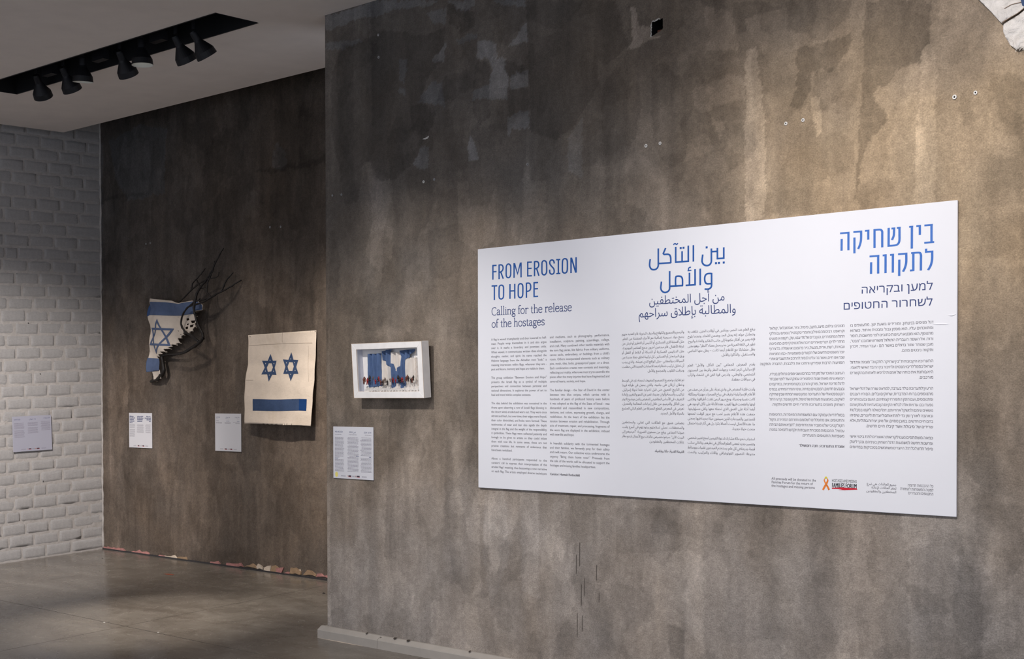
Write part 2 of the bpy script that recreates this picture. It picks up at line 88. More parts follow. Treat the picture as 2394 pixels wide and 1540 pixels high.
NEAR_PATCHES=[(0.76,0,[(-5.322,3.339),(-4.978,3.37),(-4.655,3.275),(-4.531,3.308),(-4.531,3.219),(-4.562,3.191),(-4.624,3.158),(-4.547,3.133),(-4.656,3.051),(-4.703,2.957),(-4.625,2.878),(-4.61,2.809),(-4.673,2.75),(-4.769,2.615),(-4.833,2.588),(-4.883,2.559),(-5.032,2.553),(-5.076,2.616),(-5.1,2.678),(-5.151,2.672),(-5.205,2.465),(-5.31,2.452),(-5.345,2.647),(-5.415,2.849),(-5.413,3.211)]),(0.7,0,[(-4.524,3.417),(-4.469,3.395),(-4.321,3.344),(-4.321,3.268),(-4.38,3.236),(-4.5,3.302)]),(0.75,0,[(-3.975,3.328),(-3.438,3.219),(-3.366,3.008),(-3.488,2.93),(-3.537,2.959),(-3.537,2.839),(-3.69,2.659),(-3.794,2.612),(-3.955,2.675),(-3.962,2.907),(-3.973,3.118)]),(0.7,0,[(-4.307,3.092),(-4.22,3.055),(-4.214,2.968),(-4.229,2.884),(-4.221,2.797),(-4.293,2.764),(-4.337,2.836),(-4.337,2.966)]),(0.7,0,[(-4.12,3.059),(-3.995,3.006),(-3.981,2.973),(-4.092,2.97),(-4.126,3.018)]),(0.8,0,[(-4.092,2.906),(-3.968,2.897),(-3.968,2.782),(-4.065,2.758),(-4.098,2.822)]),(0.8,0,[(-4.532,3.042),(-4.351,3.056),(-4.316,2.963),(-4.471,2.922),(-4.594,2.918)]),(0.8,0,[(-4.783,2.935),(-4.609,2.909),(-4.6,2.818),(-4.688,2.752),(-4.784,2.81)]),(0.85,0,[(-4.352,2.751),(-4.121,2.751),(-4.107,2.717),(-4.121,2.655),(-4.236,2.627),(-4.343,2.684)]),(1.5,1,[(-5.465,3.534),(-5.034,3.543),(-4.561,3.447),(-4.638,3.429),(-4.845,3.459),(-5.011,3.457),(-5.147,3.467),(-5.322,3.458),(-5.459,3.455)]),(1.4,1,[(-5.459,3.388),(-5.165,3.353),(-5.154,3.337),(-5.287,3.337),(-5.305,3.324),(-5.459,3.356)]),(1.5,1,[(-4.521,3.434),(-4.315,3.397),(-4.315,3.371),(-4.38,3.355),(-4.454,3.381)]),(1.4,1,[(-4.219,3.377),(-3.981,3.329),(-3.986,3.292),(-4.148,3.337)]),(1.4,1,[(-4.654,3.399),(-4.524,3.391),(-4.524,3.316),(-4.623,3.337)]),(1.7,1,[(-4.624,3.151),(-4.562,3.191),(-4.531,3.224),(-4.516,3.205),(-4.54,3.177),(-4.541,3.125),(-4.608,3.133)]),(1.6,1,[(-4.301,3.184),(-4.171,3.154),(-4.171,3.079),(-4.307,3.092)]),(1.5,1,[(-4.22,3.087),(-4.12,3.07),(-4.115,3.027),(-4.098,2.949),(-4.107,2.855),(-4.264,2.89),(-4.337,2.89),(-4.337,2.934),(-4.22,2.958),(-4.206,3.021)]),(1.6,1,[(-4.106,3.125),(-4.05,3.153),(-3.975,3.223),(-3.967,3.121)]),(1.6,1,[(-4.092,2.938),(-4.092,2.974),(-3.968,2.991),(-3.965,2.907),(-4.078,2.904)]),(1.6,1,[(-4.107,2.717),(-4.107,2.77),(-3.965,2.792),(-3.96,2.701),(-4.073,2.712),(-4.087,2.661),(-4.107,2.674)]),(1.6,1,[(-4.352,2.718),(-4.317,2.648),(-4.285,2.579),(-4.368,2.582),(-4.373,2.666)]),(1.3,1,[(-4.455,3.227),(-4.306,3.222),(-4.306,3.196),(-4.44,3.203)]),(1.3,1,[(-4.735,2.939),(-4.624,3.035),(-4.547,3.011),(-4.532,2.887),(-4.656,2.927)]),(1.5,1,[(-4.766,2.614),(-4.705,2.697),(-4.648,2.683),(-4.648,2.6),(-4.689,2.583)]),(1.4,1,[(-4.873,3.19),(-4.814,3.184),(-4.808,3.144),(-4.831,3.068),(-4.864,3.085)]),(1.5,1,[(-4.88,3.035),(-4.822,3.03),(-4.822,2.994),(-4.874,3.002)]),(1.25,0,[(-5.134,2.665),(-5.11,2.686),(-5.066,2.557),(-4.965,2.557),(-4.922,2.557),(-4.917,2.367),(-4.934,2.137),(-5.018,2.049),(-5.137,2.151),(-5.085,2.336),(-5.101,2.502)]),(1.25,0,[(-4.365,2.348),(-4.236,2.346),(-4.179,2.426),(-4.179,2.168),(-4.31,2.113),(-4.438,2.189),(-4.443,2.476),(-4.368,2.479)]),(1.3,0,[(-4.004,2.551),(-3.977,2.56),(-3.955,2.517),(-3.95,2.443),(-3.861,2.423),(-3.853,2.225),(-3.875,2.112),(-4.025,2.117),(-3.997,2.385)]),(1.9,1,[(-3.356,3.167),(-3.323,3.156),(-3.313,3.072),(-3.247,3.064),(-3.236,3.019),(-3.189,3.004),(-3.247,2.996),(-3.385,2.972),(-3.347,3.004),(-3.356,3.084)]),(1.3,0,[(-2.958,3.027),(-2.954,3.101),(-2.825,3.039),(-2.799,2.942),(-2.793,2.876),(-2.954,2.895),(-2.965,2.86),(-2.932,2.948)]),(1.3,1,[(-3.035,2.745),(-2.921,2.749),(-2.846,2.774),(-2.757,2.751),(-2.757,2.659),(-2.867,2.657),(-2.964,2.625),(-3.009,2.66),(-3.02,2.699)]),(1.5,1,[(-2.751,2.863),(-2.703,2.862),(-2.689,2.739),(-2.674,2.628),(-2.662,2.535),(-2.657,2.154),(-2.756,2.117),(-2.757,2.53)]),(1.25,0,[(-2.936,2.602),(-2.845,2.583),(-2.878,2.501)]),(1.25,1,[(-3.729,2.603),(-3.633,2.702),(-3.634,2.408),(-3.716,2.458)]),(1.15,0,[(-3.414,2.483),(-3.295,2.507),(-3.224,2.401),(-3.155,2.335),(-3.155,2.008),(-3.415,2.027)]),(0.75,0,[(-2.82,3.078),(-2.679,3.064),(-2.578,3.008),(-2.658,3.006),(-2.751,3.006),(-2.751,2.942),(-2.799,2.96)]),(0.75,0,[(-2.558,3.04),(-2.27,2.981),(-2.274,2.913),(-2.364,2.878),(-2.392,2.84),(-2.498,2.895),(-2.558,2.906)]),(0.68,0,[(-2.508,2.834),(-2.27,2.834),(-2.279,2.793),(-2.316,2.739),(-2.373,2.687),(-2.392,2.717),(-2.449,2.718),(-2.459,2.64),(-2.498,2.566),(-2.537,2.589),(-2.514,2.675),(-2.514,2.8)]),(0.66,0,[(-2.211,2.969),(-1.934,2.913),(-1.933,2.814),(-1.947,2.742),(-1.976,2.722),(-1.984,2.674),(-2.08,2.665),(-2.115,2.603),(-2.16,2.618),(-2.169,2.569),(-2.106,2.474),(-2.195,2.402),(-2.222,2.319),(-2.231,2.251),(-2.25,2.15),(-2.236,2.459),(-2.218,2.714)]),(1.28,1,[(-1.976,2.722),(-1.941,2.749),(-1.916,2.711),(-1.914,2.332),(-1.922,2.117),(-2.008,2.118),(-1.992,2.425),(-1.984,2.59)]),(1.5,0,[(-2.443,2.607),(-2.44,2.619),(-2.401,2.618),(-2.405,2.482),(-2.416,2.431),(-2.435,2.504)]),(0.85,0,[(-1.718,2.596),(-1.662,2.579),(-1.662,2.475),(-1.585,2.432),(-1.585,2.353),(-1.693,2.368),(-1.718,2.484)]),(0.86,0,[(-2.401,2.446),(-2.325,2.453),(-2.25,2.409),(-2.268,2.29),(-2.4,2.27)]),(0.85,0,[(-3.224,2.44),(-3.064,2.478),(-3.053,2.381),(-3.087,2.328),(-3.155,2.355)]),(0.8,0,[(-3.064,2.645),(-2.954,2.651),(-2.867,2.49),(-2.975,2.476),(-3.064,2.516),(-3.087,2.595)]),(0.88,0,[(-1.749,2.311),(-1.585,2.305),(-1.583,1.894),(-1.731,1.905),(-1.764,2.102)]),(1.15,0,[(-3.086,0.889),(-2.974,0.886),(-2.952,0.213),(-3.064,0.198),(-3.052,0.565)]),(0.85,0,[(-3.44,0.85),(-3.098,0.879),(-3.086,0.677),(-3.295,0.661),(-3.44,0.649)]),(0.85,0,[(-2.475,0.887),(-2.265,0.882),(-2.264,0.585),(-2.435,0.604)]),(0.82,0,[(-2.245,0.587),(-2.029,0.609),(-2.011,0.339),(-2.226,0.31)]),(0.8,0,[(-2.064,0.656),(-1.891,0.597),(-1.841,0.544),(-1.976,0.513)]),(0.85,0,[(-1.776,0.961),(-1.578,0.972),(-1.577,0.781),(-1.726,0.769)]),(0.8,0,[(-4.306,0.822),(-4.241,0.826),(-4.228,0.39),(-4.287,0.341)]),(0.85,0,[(-4.925,0.648),(-4.827,0.632),(-4.827,0.562),(-4.926,0.543)]),(0.85,0,[(-4.511,0.587),(-4.42,0.572),(-4.435,0.414),(-4.481,0.41)]),(0.8,0,[(-3.155,0.341),(-3.064,0.333),(-3.064,0.198),(-3.143,0.187)]),(1.12,1,[(-4.27,0.89),(-4.126,0.897),(-4.099,0.576),(-4.214,0.305),(-4.271,0.561)]),(1.15,1,[(-4.028,0.944),(-3.904,0.929),(-3.905,0.38),(-4.015,0.412)]),(1.12,0,[(-4.972,1.347),(-4.889,1.347),(-4.908,0.743),(-4.974,0.856)]),(0.87,0,[(-2.635,0.914),(-2.534,0.92),(-2.534,0.703),(-2.635,0.713)]),(1.2,0,[(-5.453,2.66),(-5.442,2.659),(-5.437,0.074),(-5.463,0.071)])]
FAR_PATCHES=[(1.35,1,[(-7.524,3.117),(-7.442,3.282),(-7.408,3.23),(-7.374,3.226),(-7.325,3.093),(-7.36,3.066),(-7.484,3.08)]),(1.2,1,[(-9.7,3.579),(-9.215,3.658),(-8.848,3.572),(-8.884,3.052),(-9.413,3.035),(-9.605,3.237)]),(0.75,0,[(-9.942,3.089),(-9.412,3.1),(-9.097,3.081),(-9.098,3.053),(-9.477,3.071),(-9.943,3.059)]),(0.72,0,[(-7.687,3.088),(-7.286,3.089),(-6.897,3.103),(-6.898,3.064),(-7.238,3.048),(-7.687,3.062)]),(0.8,0,[(-8.39,2.898),(-8.33,3.331),(-8.107,3.47),(-8.0,3.422),(-8.111,3.07),(-8.17,2.675),(-8.337,2.622)]),(0.8,0,[(-8.139,3.007),(-7.897,2.981),(-7.978,2.857),(-8.032,2.796),(-7.954,2.591),(-8.115,2.621),(-8.223,2.881)]),(1.15,0,[(-8.39,2.898),(-8.111,3.054),(-8.112,3.004),(-8.363,2.828)]),(1.15,0,[(-8.526,0.78),(-7.917,0.803),(-7.922,0.172),(-8.533,0.158)]),(1.15,0,[(-7.705,0.975),(-7.451,0.949),(-7.508,0.076),(-7.713,0.091)]),(0.85,0,[(-9.442,0.746),(-8.941,0.765),(-8.827,0.1),(-9.58,0.078)]),(0.85,0,[(-8.795,3.042),(-8.389,3.051),(-8.363,2.76),(-8.68,2.684),(-8.797,2.868)]),(1.2,1,[(-9.969,3.614),(-9.8,3.592),(-9.818,2.222),(-9.99,2.156)])]
ART_BLUE=[[(-0.1868,0.2399),(-0.1099,0.2381),(-0.1077,0.2402),(-0.0837,0.2405),(-0.0798,0.1748),(-0.0795,0.0633),(-0.1679,0.0562),(-0.1742,0.1277),(-0.1796,0.1825)],[(-0.0599,0.2511),(-0.0361,0.258),(0.0174,0.2597),(0.0024,0.2451),(-0.0041,0.2243),(-0.0021,0.1884),(0.0192,0.1821),(0.0254,0.1551),(0.0466,0.1414),(0.0488,0.1607),(0.0827,0.1839),(0.0849,0.2194),(0.0767,0.2523),(0.1747,0.2572),(0.1747,0.2469),(0.1372,0.2154),(0.1163,0.204),(0.1119,0.1538),(0.1135,0.0517),(0.0778,0.0519),(0.0526,0.0773),(0.0271,0.0775),(0.027,0.0536),(-0.0063,0.0538),(-0.0111,0.1108),(-0.0108,0.1616),(-0.0322,0.186),(-0.0571,0.203)]]
ART_WHITE=[(-0.0794,0.238),(-0.0599,0.2511),(0.011,0.2449),(0.0787,0.2433),(0.1163,0.2129),(0.1993,0.2111),(0.2128,0.035),(-0.1023,0.0332),(-0.0802,0.0964)]
FIGURES=[(-0.1926,0.0746,0.035,0),(-0.1824,0.0851,0.0274,0),(-0.1674,0.0714,0.0334,1),(-0.1506,0.0909,0.0213,2),(-0.1396,0.0908,0.0288,2),(-0.1198,0.0967,0.0197,3),(-0.0981,0.0739,0.0256,1),(-0.0807,0.0858,0.0226,2),(-0.0698,0.0902,0.0241,1),(-0.057,0.0676,0.0285,0),(-0.0462,0.066,0.0285,2),(-0.0366,0.0779,0.021,3),(-0.0224,0.0808,0.027,3),(-0.0075,0.0687,0.0269,2),(0.0161,0.085,0.0194,3),(0.0259,0.0834,0.0215,2),(0.0373,0.0818,0.0253,1),(0.0543,0.0802,0.0208,1),(0.0775,0.083,0.0356,2),(0.0901,0.077,0.0296,2),(0.1048,0.0828,0.0266,1),(0.1194,0.0767,0.0222,3),(0.134,0.0855,0.0236,0),(0.1424,0.0883,0.031,0),(0.1536,0.0853,0.028,2),(0.1693,0.0807,0.0236,2),(0.1817,0.0792,0.0264,0),(0.1921,0.0908,0.0264,2)]
CORNER_CLOTH=[(-1.744,2.869),(-1.724,2.845),(-1.692,2.807),(-1.674,2.783),(-1.659,2.764),(-1.655,2.759),(-1.655,2.747),(-1.654,2.732),(-1.645,2.709),(-1.632,2.682),(-1.62,2.671),(-1.606,2.658),(-1.594,2.662),(-1.58,2.664)]
random.seed(7)
rng = np.random.default_rng(11)

# ------------------------------------------------------------------ object helpers
def tag(o, label=None, cat=None, group=None, kind=None):
    if label: o['label'] = label
    if cat: o['category'] = cat
    if group: o['group'] = group
    if kind: o['kind'] = kind
    return o

def empty(name, loc=(0, 0, 0), rot=(0, 0, 0)):
    o = bpy.data.objects.new(name, None)
    o.empty_display_size = 0.05
    o.location = loc
    o.rotation_euler = rot
    col.objects.link(o)
    return o

def mesh_obj(name, verts, faces, m=None, parent=None, smooth=False):
    me = bpy.data.meshes.new(name)
    me.from_pydata([tuple(v) for v in verts], [], [tuple(f) for f in faces])
    me.update()
    if smooth:
        me.polygons.foreach_set('use_smooth', [True] * len(me.polygons))
    if m: me.materials.append(m)
    o = bpy.data.objects.new(name, me)
    col.objects.link(o)
    if parent: o.parent = parent
    return o

def link_mesh(name, me, parent=None):
    o = bpy.data.objects.new(name, me)
    col.objects.link(o)
    if parent: o.parent = parent
    return o

def bm_obj(name, bm, m=None, parent=None, smooth=False):
    me = bpy.data.meshes.new(name)
    bmesh.ops.recalc_face_normals(bm, faces=bm.faces)
    bm.to_mesh(me); bm.free()
    if smooth:
        me.polygons.foreach_set('use_smooth', [True] * len(me.polygons))
    if m: me.materials.append(m)
    return link_mesh(name, me, parent)

def box_vf(x0, x1, y0, y1, z0, z1, shear=False):
    vsx = [(x0, y0, z0), (x1, y0, z0), (x1, y1, z0), (x0, y1, z0), (x0, y0, z1), (x1, y0, z1), (x1, y1, z1), (x0, y1, z1)]
    if shear: vsx = [(x, y, z + SLOPE * y) for x, y, z in vsx]
    return vsx, [(0, 3, 2, 1), (4, 5, 6, 7), (0, 1, 5, 4), (1, 2, 6, 5), (2, 3, 7, 6), (3, 0, 4, 7)]

def add_box(V, F, *a, shear=False):
    v, f = box_vf(*a, shear=shear)
    n = len(V)
    V += v; F += [tuple(i + n for i in q) for q in f]

def lathe(profile, n=28, center=(0, 0, 0)):
    V, F = [], []
    for r, z in profile:
        for k in range(n):
            a = 2 * math.pi * k / n
            V.append((center[0] + r * math.cos(a), center[1] + r * math.sin(a), center[2] + z))
    for i in range(len(profile) - 1):
        for k in range(n):
            k2 = (k + 1) % n
            F.append((i * n + k, i * n + k2, (i + 1) * n + k2, (i + 1) * n + k))
    return V, F

def tube(path, radii, n=8, jitter=0.0, cap=True):
    V, F = [], []
    P = [Vector(p) for p in path]
    prev = None
    for i, p in enumerate(P):
        t = (P[min(i + 1, len(P) - 1)] - P[max(i - 1, 0)]).normalized()
        if prev is None:
            a = t.orthogonal().normalized()
        else:
            a = (prev - t * prev.dot(t)).normalized()
        prev = a
        b = t.cross(a)
        for k in range(n):
            th = 2 * math.pi * k / n
            r = radii[i] * (1 + jitter * (random.random() - .5))
            V.append(p + (a * math.cos(th) + b * math.sin(th)) * r)
    for i in range(len(P) - 1):
        for k in range(n):
            k2 = (k + 1) % n
            F.append((i * n + k, i * n + k2, (i + 1) * n + k2, (i + 1) * n + k))
    if cap:
        F.append(tuple(range(n))[::-1]); F.append(tuple(range((len(P) - 1) * n, len(P) * n)))
    return V, F

def catmull(pts, sub=4, closed=False):
    pts = [Vector(p) for p in pts]
    n = len(pts); out = []
    rngi = range(n) if closed else range(n - 1)
    for i in rngi:
        p0 = pts[(i - 1) % n] if (closed or i > 0) else pts[i]
        p1 = pts[i]; p2 = pts[(i + 1) % n]
        p3 = pts[(i + 2) % n] if (closed or i + 2 < n) else p2
        for s in range(sub):
            t = s / sub
            out.append(0.5 * ((2 * p1) + (-p0 + p2) * t + (2 * p0 - 5 * p1 + 4 * p2 - p3) * t * t + (-p0 + 3 * p1 - 3 * p2 + p3) * t ** 3))
    if not closed: out.append(pts[-1])
    return out

def stroke2d(pts, w, ax=1.0, closed=False, V=None, F=None):
    """flat ribbon along 2-D points; w = half width, ax = horizontal stretch of the pen"""
    P = [Vector((p[0] / ax, p[1])) for p in pts]
    n = len(P); L, Rr = [], []
    for i in range(n):
        if closed:
            d1 = (P[i] - P[i - 1]); d2 = (P[(i + 1) % n] - P[i])
        else:
            d1 = P[i] - P[i - 1] if i > 0 else P[1] - P[0]
            d2 = P[i + 1] - P[i] if i < n - 1 else P[-1] - P[-2]
        d1 = d1.normalized(); d2 = d2.normalized()
        n1 = Vector((-d1.y, d1.x)); n2 = Vector((-d2.y, d2.x))
        m = n1 + n2
        m = n1 if m.length < 1e-4 else m.normalized()
        k = w / max(0.45, m.dot(n1))
        L.append(P[i] + m * k); Rr.append(P[i] - m * k)
    b = len(V)
    for a, c in zip(L, Rr):
        V.append((a.x * ax, a.y)); V.append((c.x * ax, c.y))
    for i in range(n if closed else n - 1):
        j = (i + 1) % n
        F.append((b + 2 * i, b + 2 * i + 1, b + 2 * j + 1, b + 2 * j))

def pip(px, pz, poly):
    inside = np.zeros(px.shape, bool)
    n = len(poly)
    for i in range(n):
        x1, y1 = poly[i]; x2, y2 = poly[(i + 1) % n]
        if y1 == y2: continue
        c = ((y1 > pz) != (y2 > pz)) & (px < (x2 - x1) * (pz - y1) / (y2 - y1) + x1)
        inside ^= c
    return inside

def vnoise(px, pz, sx, sz, seed):
    """smooth value noise on arrays; sx, sz = cell size"""
    r = np.random.default_rng(seed)
    g = r.random((256, 256)) * 2 - 1
    u = px / sx + 100.37; v = pz / sz + 90.11
    i = np.floor(u).astype(int); j = np.floor(v).astype(int)
    fu = u - i; fv = v - j
    fu = fu * fu * (3 - 2 * fu); fv = fv * fv * (3 - 2 * fv)
    a = g[i % 256, j % 256]; b = g[(i + 1) % 256, j % 256]; c = g[i % 256, (j + 1) % 256]; d = g[(i + 1) % 256, (j + 1) % 256]
    return (a * (1 - fu) + b * fu) * (1 - fv) + (c * (1 - fu) + d * fu) * fv

def fbm(px, pz, sx, sz, seed, octv=4):
    s = 0; a = 1; t = 0
    for k in range(octv):
        s = s + a * vnoise(px, pz, sx / 2 ** k, sz / 2 ** k, seed + k * 17); t += a; a *= .55
    return s / t

# ------------------------------------------------------------------ materials
class NT:
    def __init__(self, name):
        self.m = bpy.data.materials.new(name); self.m.use_nodes = True
        self.t = self.m.node_tree; self.n = self.t.nodes
        self.b = self.n['Principled BSDF']
    def new(self, typ, **kw):
        nd = self.n.new(typ)
        for k, v in kw.items(): setattr(nd, k, v)
        return nd
    def link(self, a, b): self.t.links.new(a, b)
    def coords(self, scale=(1, 1, 1)):
        tc = self.new('ShaderNodeTexCoord'); mp = self.new('ShaderNodeMapping')
        mp.inputs['Scale'].default_value = scale
        self.link(tc.outputs['Object'], mp.inputs['Vector'])
        return mp.outputs['Vector']
    def noise(self, vec, scale, detail=4, rough=.55, dist=0.0):
        nd = self.new('ShaderNodeTexNoise')
        nd.inputs['Scale'].default_value = scale; nd.inputs['Detail'].default_value = detail
        nd.inputs['Roughness'].default_value = rough; nd.inputs['Distortion'].default_value = dist
        if vec is not None: self.link(vec, nd.inputs['Vector'])
        return nd.outputs['Fac']
    def ramp(self, fac, stops, interp='LINEAR'):
        r = self.new('ShaderNodeValToRGB'); r.color_ramp.interpolation = interp
        el = r.color_ramp.elements
        while len(el) < len(stops): el.new(0.5)
        for e, (p, c) in zip(el, stops):
            e.position = p; e.color = (c[0], c[1], c[2], 1) if hasattr(c, '__len__') else (c, c, c, 1)
        self.link(fac, r.inputs['Fac'])
        return r.outputs['Color']
    def mix(self, a, b, fac, mode='MIX'):
        nd = self.new('ShaderNodeMix', data_type='RGBA', blend_type=mode)
        for sock, val in ((nd.inputs[6], a), (nd.inputs[7], b), (nd.inputs[0], fac)):
            if hasattr(val, 'is_linked') or isinstance(val, bpy.types.NodeSocket): self.link(val, sock)
            elif hasattr(val, '__len__'): sock.default_value = (*val[:3], 1)
            else: sock.default_value = val
        return nd.outputs[2]
    def bump(self, h, strength, dist=.01, normal=None):
        nd = self.new('ShaderNodeBump')
        nd.inputs['Strength'].default_value = strength; nd.inputs['Distance'].default_value = dist
        self.link(h, nd.inputs['Height'])
        if normal is not None: self.link(normal, nd.inputs['Normal'])
        return nd.outputs['Normal']
    def set(self, **kw):
        for k, v in kw.items():
            s = self.b.inputs[k.replace('_', ' ')]
            if isinstance(v, bpy.types.NodeSocket): self.link(v, s)
            elif hasattr(v, '__len__'): s.default_value = (*v[:3], 1)
            else: s.default_value = v
        return self.m

def plain(name, rgb, rough=.6, noise_amt=.06, nscale=40, bump=.0, spec=.4, metal=0.0):
    t = NT(name); v = t.coords()
    n = t.noise(v, nscale, 4)
    lo = tuple(c * (1 - noise_amt) for c in rgb); hi = tuple(min(1, c * (1 + noise_amt)) for c in rgb)
    c = t.ramp(n, [(.3, lo), (.7, hi)])
    kw = dict(Base_Color=c, Roughness=rough, Metallic=metal)
    m = t.set(**kw)
    t.b.inputs['Specular IOR Level'].default_value = spec
    if bump: t.link(t.bump(n, bump, .002), t.b.inputs['Normal'])
    return m

def plaster(name, far=False):
    t = NT(name)
    at = t.new('ShaderNodeAttribute', attribute_name='plaster_tone')
    v = t.coords(); vs_ = t.coords((5.5, 5.5, .55) if not far else (3.4, 3.4, .75)); vd = t.coords((1.0, 1.0, .8))
    streak = t.noise(vs_, 1.6 if not far else 2.0, 7, .66, .3 if not far else 1.4)
    cloud = t.noise(vd, 5.0, 6, .6, .5)
    grain = t.noise(v, 160, 3, .7)
    mid = t.noise(v, 38, 4, .6, .4)
    c = t.mix(at.outputs['Color'], t.ramp(streak, [(.28, (.84, .84, .85)), (.5, (1, 1, 1)), (.75, (1.13, 1.12, 1.10))] if not far else [(.28, (.76, .75, .75)), (.5, (1, 1, 1)), (.74, (1.24, 1.22, 1.19))]), 1.0, 'MULTIPLY')
    c = t.mix(c, t.ramp(cloud, [(.3, (.80, .79, .78)), (.52, (1, 1, 1)), (.72, (1.18, 1.18, 1.19))]), 1.0, 'MULTIPLY')
    fib = t.noise(t.coords((1.0, 1.0, 1.9)), 62, 5, .72, 2.2)
    c = t.mix(c, t.ramp(grain, [(.32, (.66, .66, .66)), (.68, (1.34, 1.34, 1.34))]), .62, 'MULTIPLY')
    c = t.mix(c, t.ramp(fib, [(.36, (.84, .84, .84)), (.52, (1, 1, 1)), (.66, (1.18, 1.17, 1.16))]), .8, 'MULTIPLY')
    pits = t.noise(v, 210, 1, .4)
    c = t.mix(c, (.03, .026, .022), t.ramp(pits, [(.775, 0.0), (.80, .7)]))
    c = t.mix(c, t.ramp(mid, [(.35, (.90, .90, .90)), (.65, (1.10, 1.10, 1.10))]), 1.0, 'MULTIPLY')
    m = t.set(Base_Color=c, Roughness=.82)
    t.b.inputs['Specular IOR Level'].default_value = .25
    n1 = t.bump(mid, .30, .006)
    n1 = t.bump(fib, .35 if not far else .2, .004, n1)
    n2 = t.bump(grain, .6 if not far else .3, .0024, n1)
    t.link(n2, t.b.inputs['Normal'])
    return m

M = {}
M['plaster'] = plaster('plaster_near')
M['plaster_far'] = plaster('plaster_far', True)

def brick_paint():
    t = NT('painted_brick'); v = t.coords()
    n = t.noise(v, 9, 5, .6); g = t.noise(v, 95, 4, .65, .3); k = t.noise(v, 28, 4, .6)
    c = t.ramp(n, [(.3, (.47, .455, .45)), (.7, (.56, .54, .53))])
    c = t.mix(c, (.40, .33, .26), t.ramp(k, [(.66, 0.0), (.78, .35)]))
    t.set(Base_Color=c, Roughness=.62)
    n1 = t.bump(k, .7, .009); t.link(t.bump(g, .7, .003, n1), t.b.inputs['Normal'])
    return t.m
M['brick'] = brick_paint()

def mortar():
    t = NT('painted_mortar'); v = t.coords()
    n = t.noise(v, 30, 5, .65, .5); g = t.noise(v, 120, 3, .7)
    c = t.ramp(n, [(.3, (.40, .37, .345)), (.7, (.53, .50, .48))])
    t.set(Base_Color=c, Roughness=.75)
    n1 = t.bump(n, .8, .006); t.link(t.bump(g, .5, .002, n1), t.b.inputs['Normal'])
    return t.m
M['mortar'] = mortar()

def concrete_floor():
    t = NT('polished_concrete'); v = t.coords(); vl = t.coords((.7, 2.2, 1))
    a = t.noise(vl, 1.6, 6, .6, .6); b = t.noise(v, 6, 6, .62, .8); g = t.noise(v, 90, 3, .7)
    c = t.ramp(a, [(.3, (.138, .119, .100)), (.5, (.180, .160, .137)), (.72, (.232, .211, .184))])
    c = t.mix(c, t.ramp(b, [(.3, (.82, .81, .8)), (.7, (1.16, 1.16, 1.16))]), 1.0, 'MULTIPLY')
    # pale scuffs
    s = t.noise(t.coords((2.0, 7.0, 1)), 5.5, 8, .7, 1.2)
    c = t.mix(c, (.48, .47, .42), t.ramp(s, [(.60, 0.0), (.74, .6)]))
    c = t.mix(c, t.ramp(g, [(.3, (.9, .9, .9)), (.7, (1.1, 1.1, 1.1))]), 1.0, 'MULTIPLY')
    r = t.ramp(b, [(.3, .17), (.7, .30)])
    t.set(Base_Color=c, Roughness=r)
    t.b.inputs['Specular IOR Level'].default_value = .42
    t.link(t.bump(b, .06, .004), t.b.inputs['Normal'])
    return t.m
M['floor'] = concrete_floor()
M['joint'] = plain('floor_joint_dark', (.035, .028, .024), .9)
M['ceiling'] = plain('ceiling_paint', (.87, .80, .745), .9, .03, 6)
M['soffit_dark'] = plain('dark_void', (.05, .05, .055), .95)
M['black'] = plain('black_powder_coat', (.0045, .0045, .0065), .55, .1, 60)
M['recess'] = plain('recess_black', (.003, .003, .004), .8)
M['reflector'] = plain('reflector_satin', (.62, .62, .58), .35, .02, 20, spec=.6)
M['skirting'] = plain('skirting_paint', (.40, .365, .325), .5, .05, 14)
M['skirting_chip'] = plain('skirting_chip_dark', (.05, .038, .03), .9)
M['board'] = plain('board_white_laminate', (.80, .80, .835), .42, .012, 3, spec=.35)
M['board_edge'] = plain('board_edge_white', (.62, .61, .66), .6)
M['card'] = plain('card_white', (.74, .735, .77), .5, .012, 5)
M['card_grey'] = plain('card_grey', (.42, .42, .50), .5, .012, 5)
M['blue_title'] = plain('ink_blue', (.012, .095, .36), .45, .04)
M['blue_hebrew'] = plain('ink_bright_blue', (.045, .16, .52), .45, .04)
M['navy'] = plain('ink_navy', (.030, .052, .175), .45, .04)
M['ink'] = plain('ink_text', (.060, .050, .066), .5, .04)
M['ink_light'] = plain('ink_text_small', (.22, .20, .25), .5, .04)
M['ink_black'] = plain('ink_black', (.012, .012, .018), .5, .04)
M['red'] = plain('ink_red', (.60, .012, .03), .5, .05)
M['orange'] = plain('ribbon_orange', (.83, .22, .025), .5, .25, 60)
M['yellow'] = plain('ribbon_yellow', (.72, .60, .06), .5, .1)
M['dot_yellow'] = plain('sticker_yellow', (.90, .78, .22), .5, .04)
M['plug'] = plain('plug_white_plastic', (.78, .76, .72), .5)
M['plug_grey'] = plain('plug_dull_plastic', (.33, .33, .33), .6)
M['hole'] = plain('hole_dark', (.012, .010, .009), .95)
M['scratch'] = plain('scratch_brown', (.085, .07, .06), .9)
M['hole_inner'] = plain('hole_inner_dark', (.018, .017, .018), .95)
M['terracotta'] = plain('terracotta_block', (.13, .055, .035), .9, .2)
M['white_plaster'] = plain('broken_white_plaster', (.60, .58, .54), .9, .2, 120, .5)
M['frame_white'] = plain('frame_white_paint', (.92, .89, .86), .5, .05, 18)
M['frame_wood'] = plain('frame_bare_wood_edge', (.62, .42, .26), .6, .1)
M['frame_inner'] = plain('frame_inner_white', (.66, .67, .74), .6)
M['pink'] = plain('peeled_pink', (.50, .235, .215), .85, .18, 60)
M['tan'] = plain('peeled_tan', (.40, .27, .165), .85, .12, 60)
M['cream'] = plain('peeled_cream', (.72, .60, .48), .85, .1, 60)
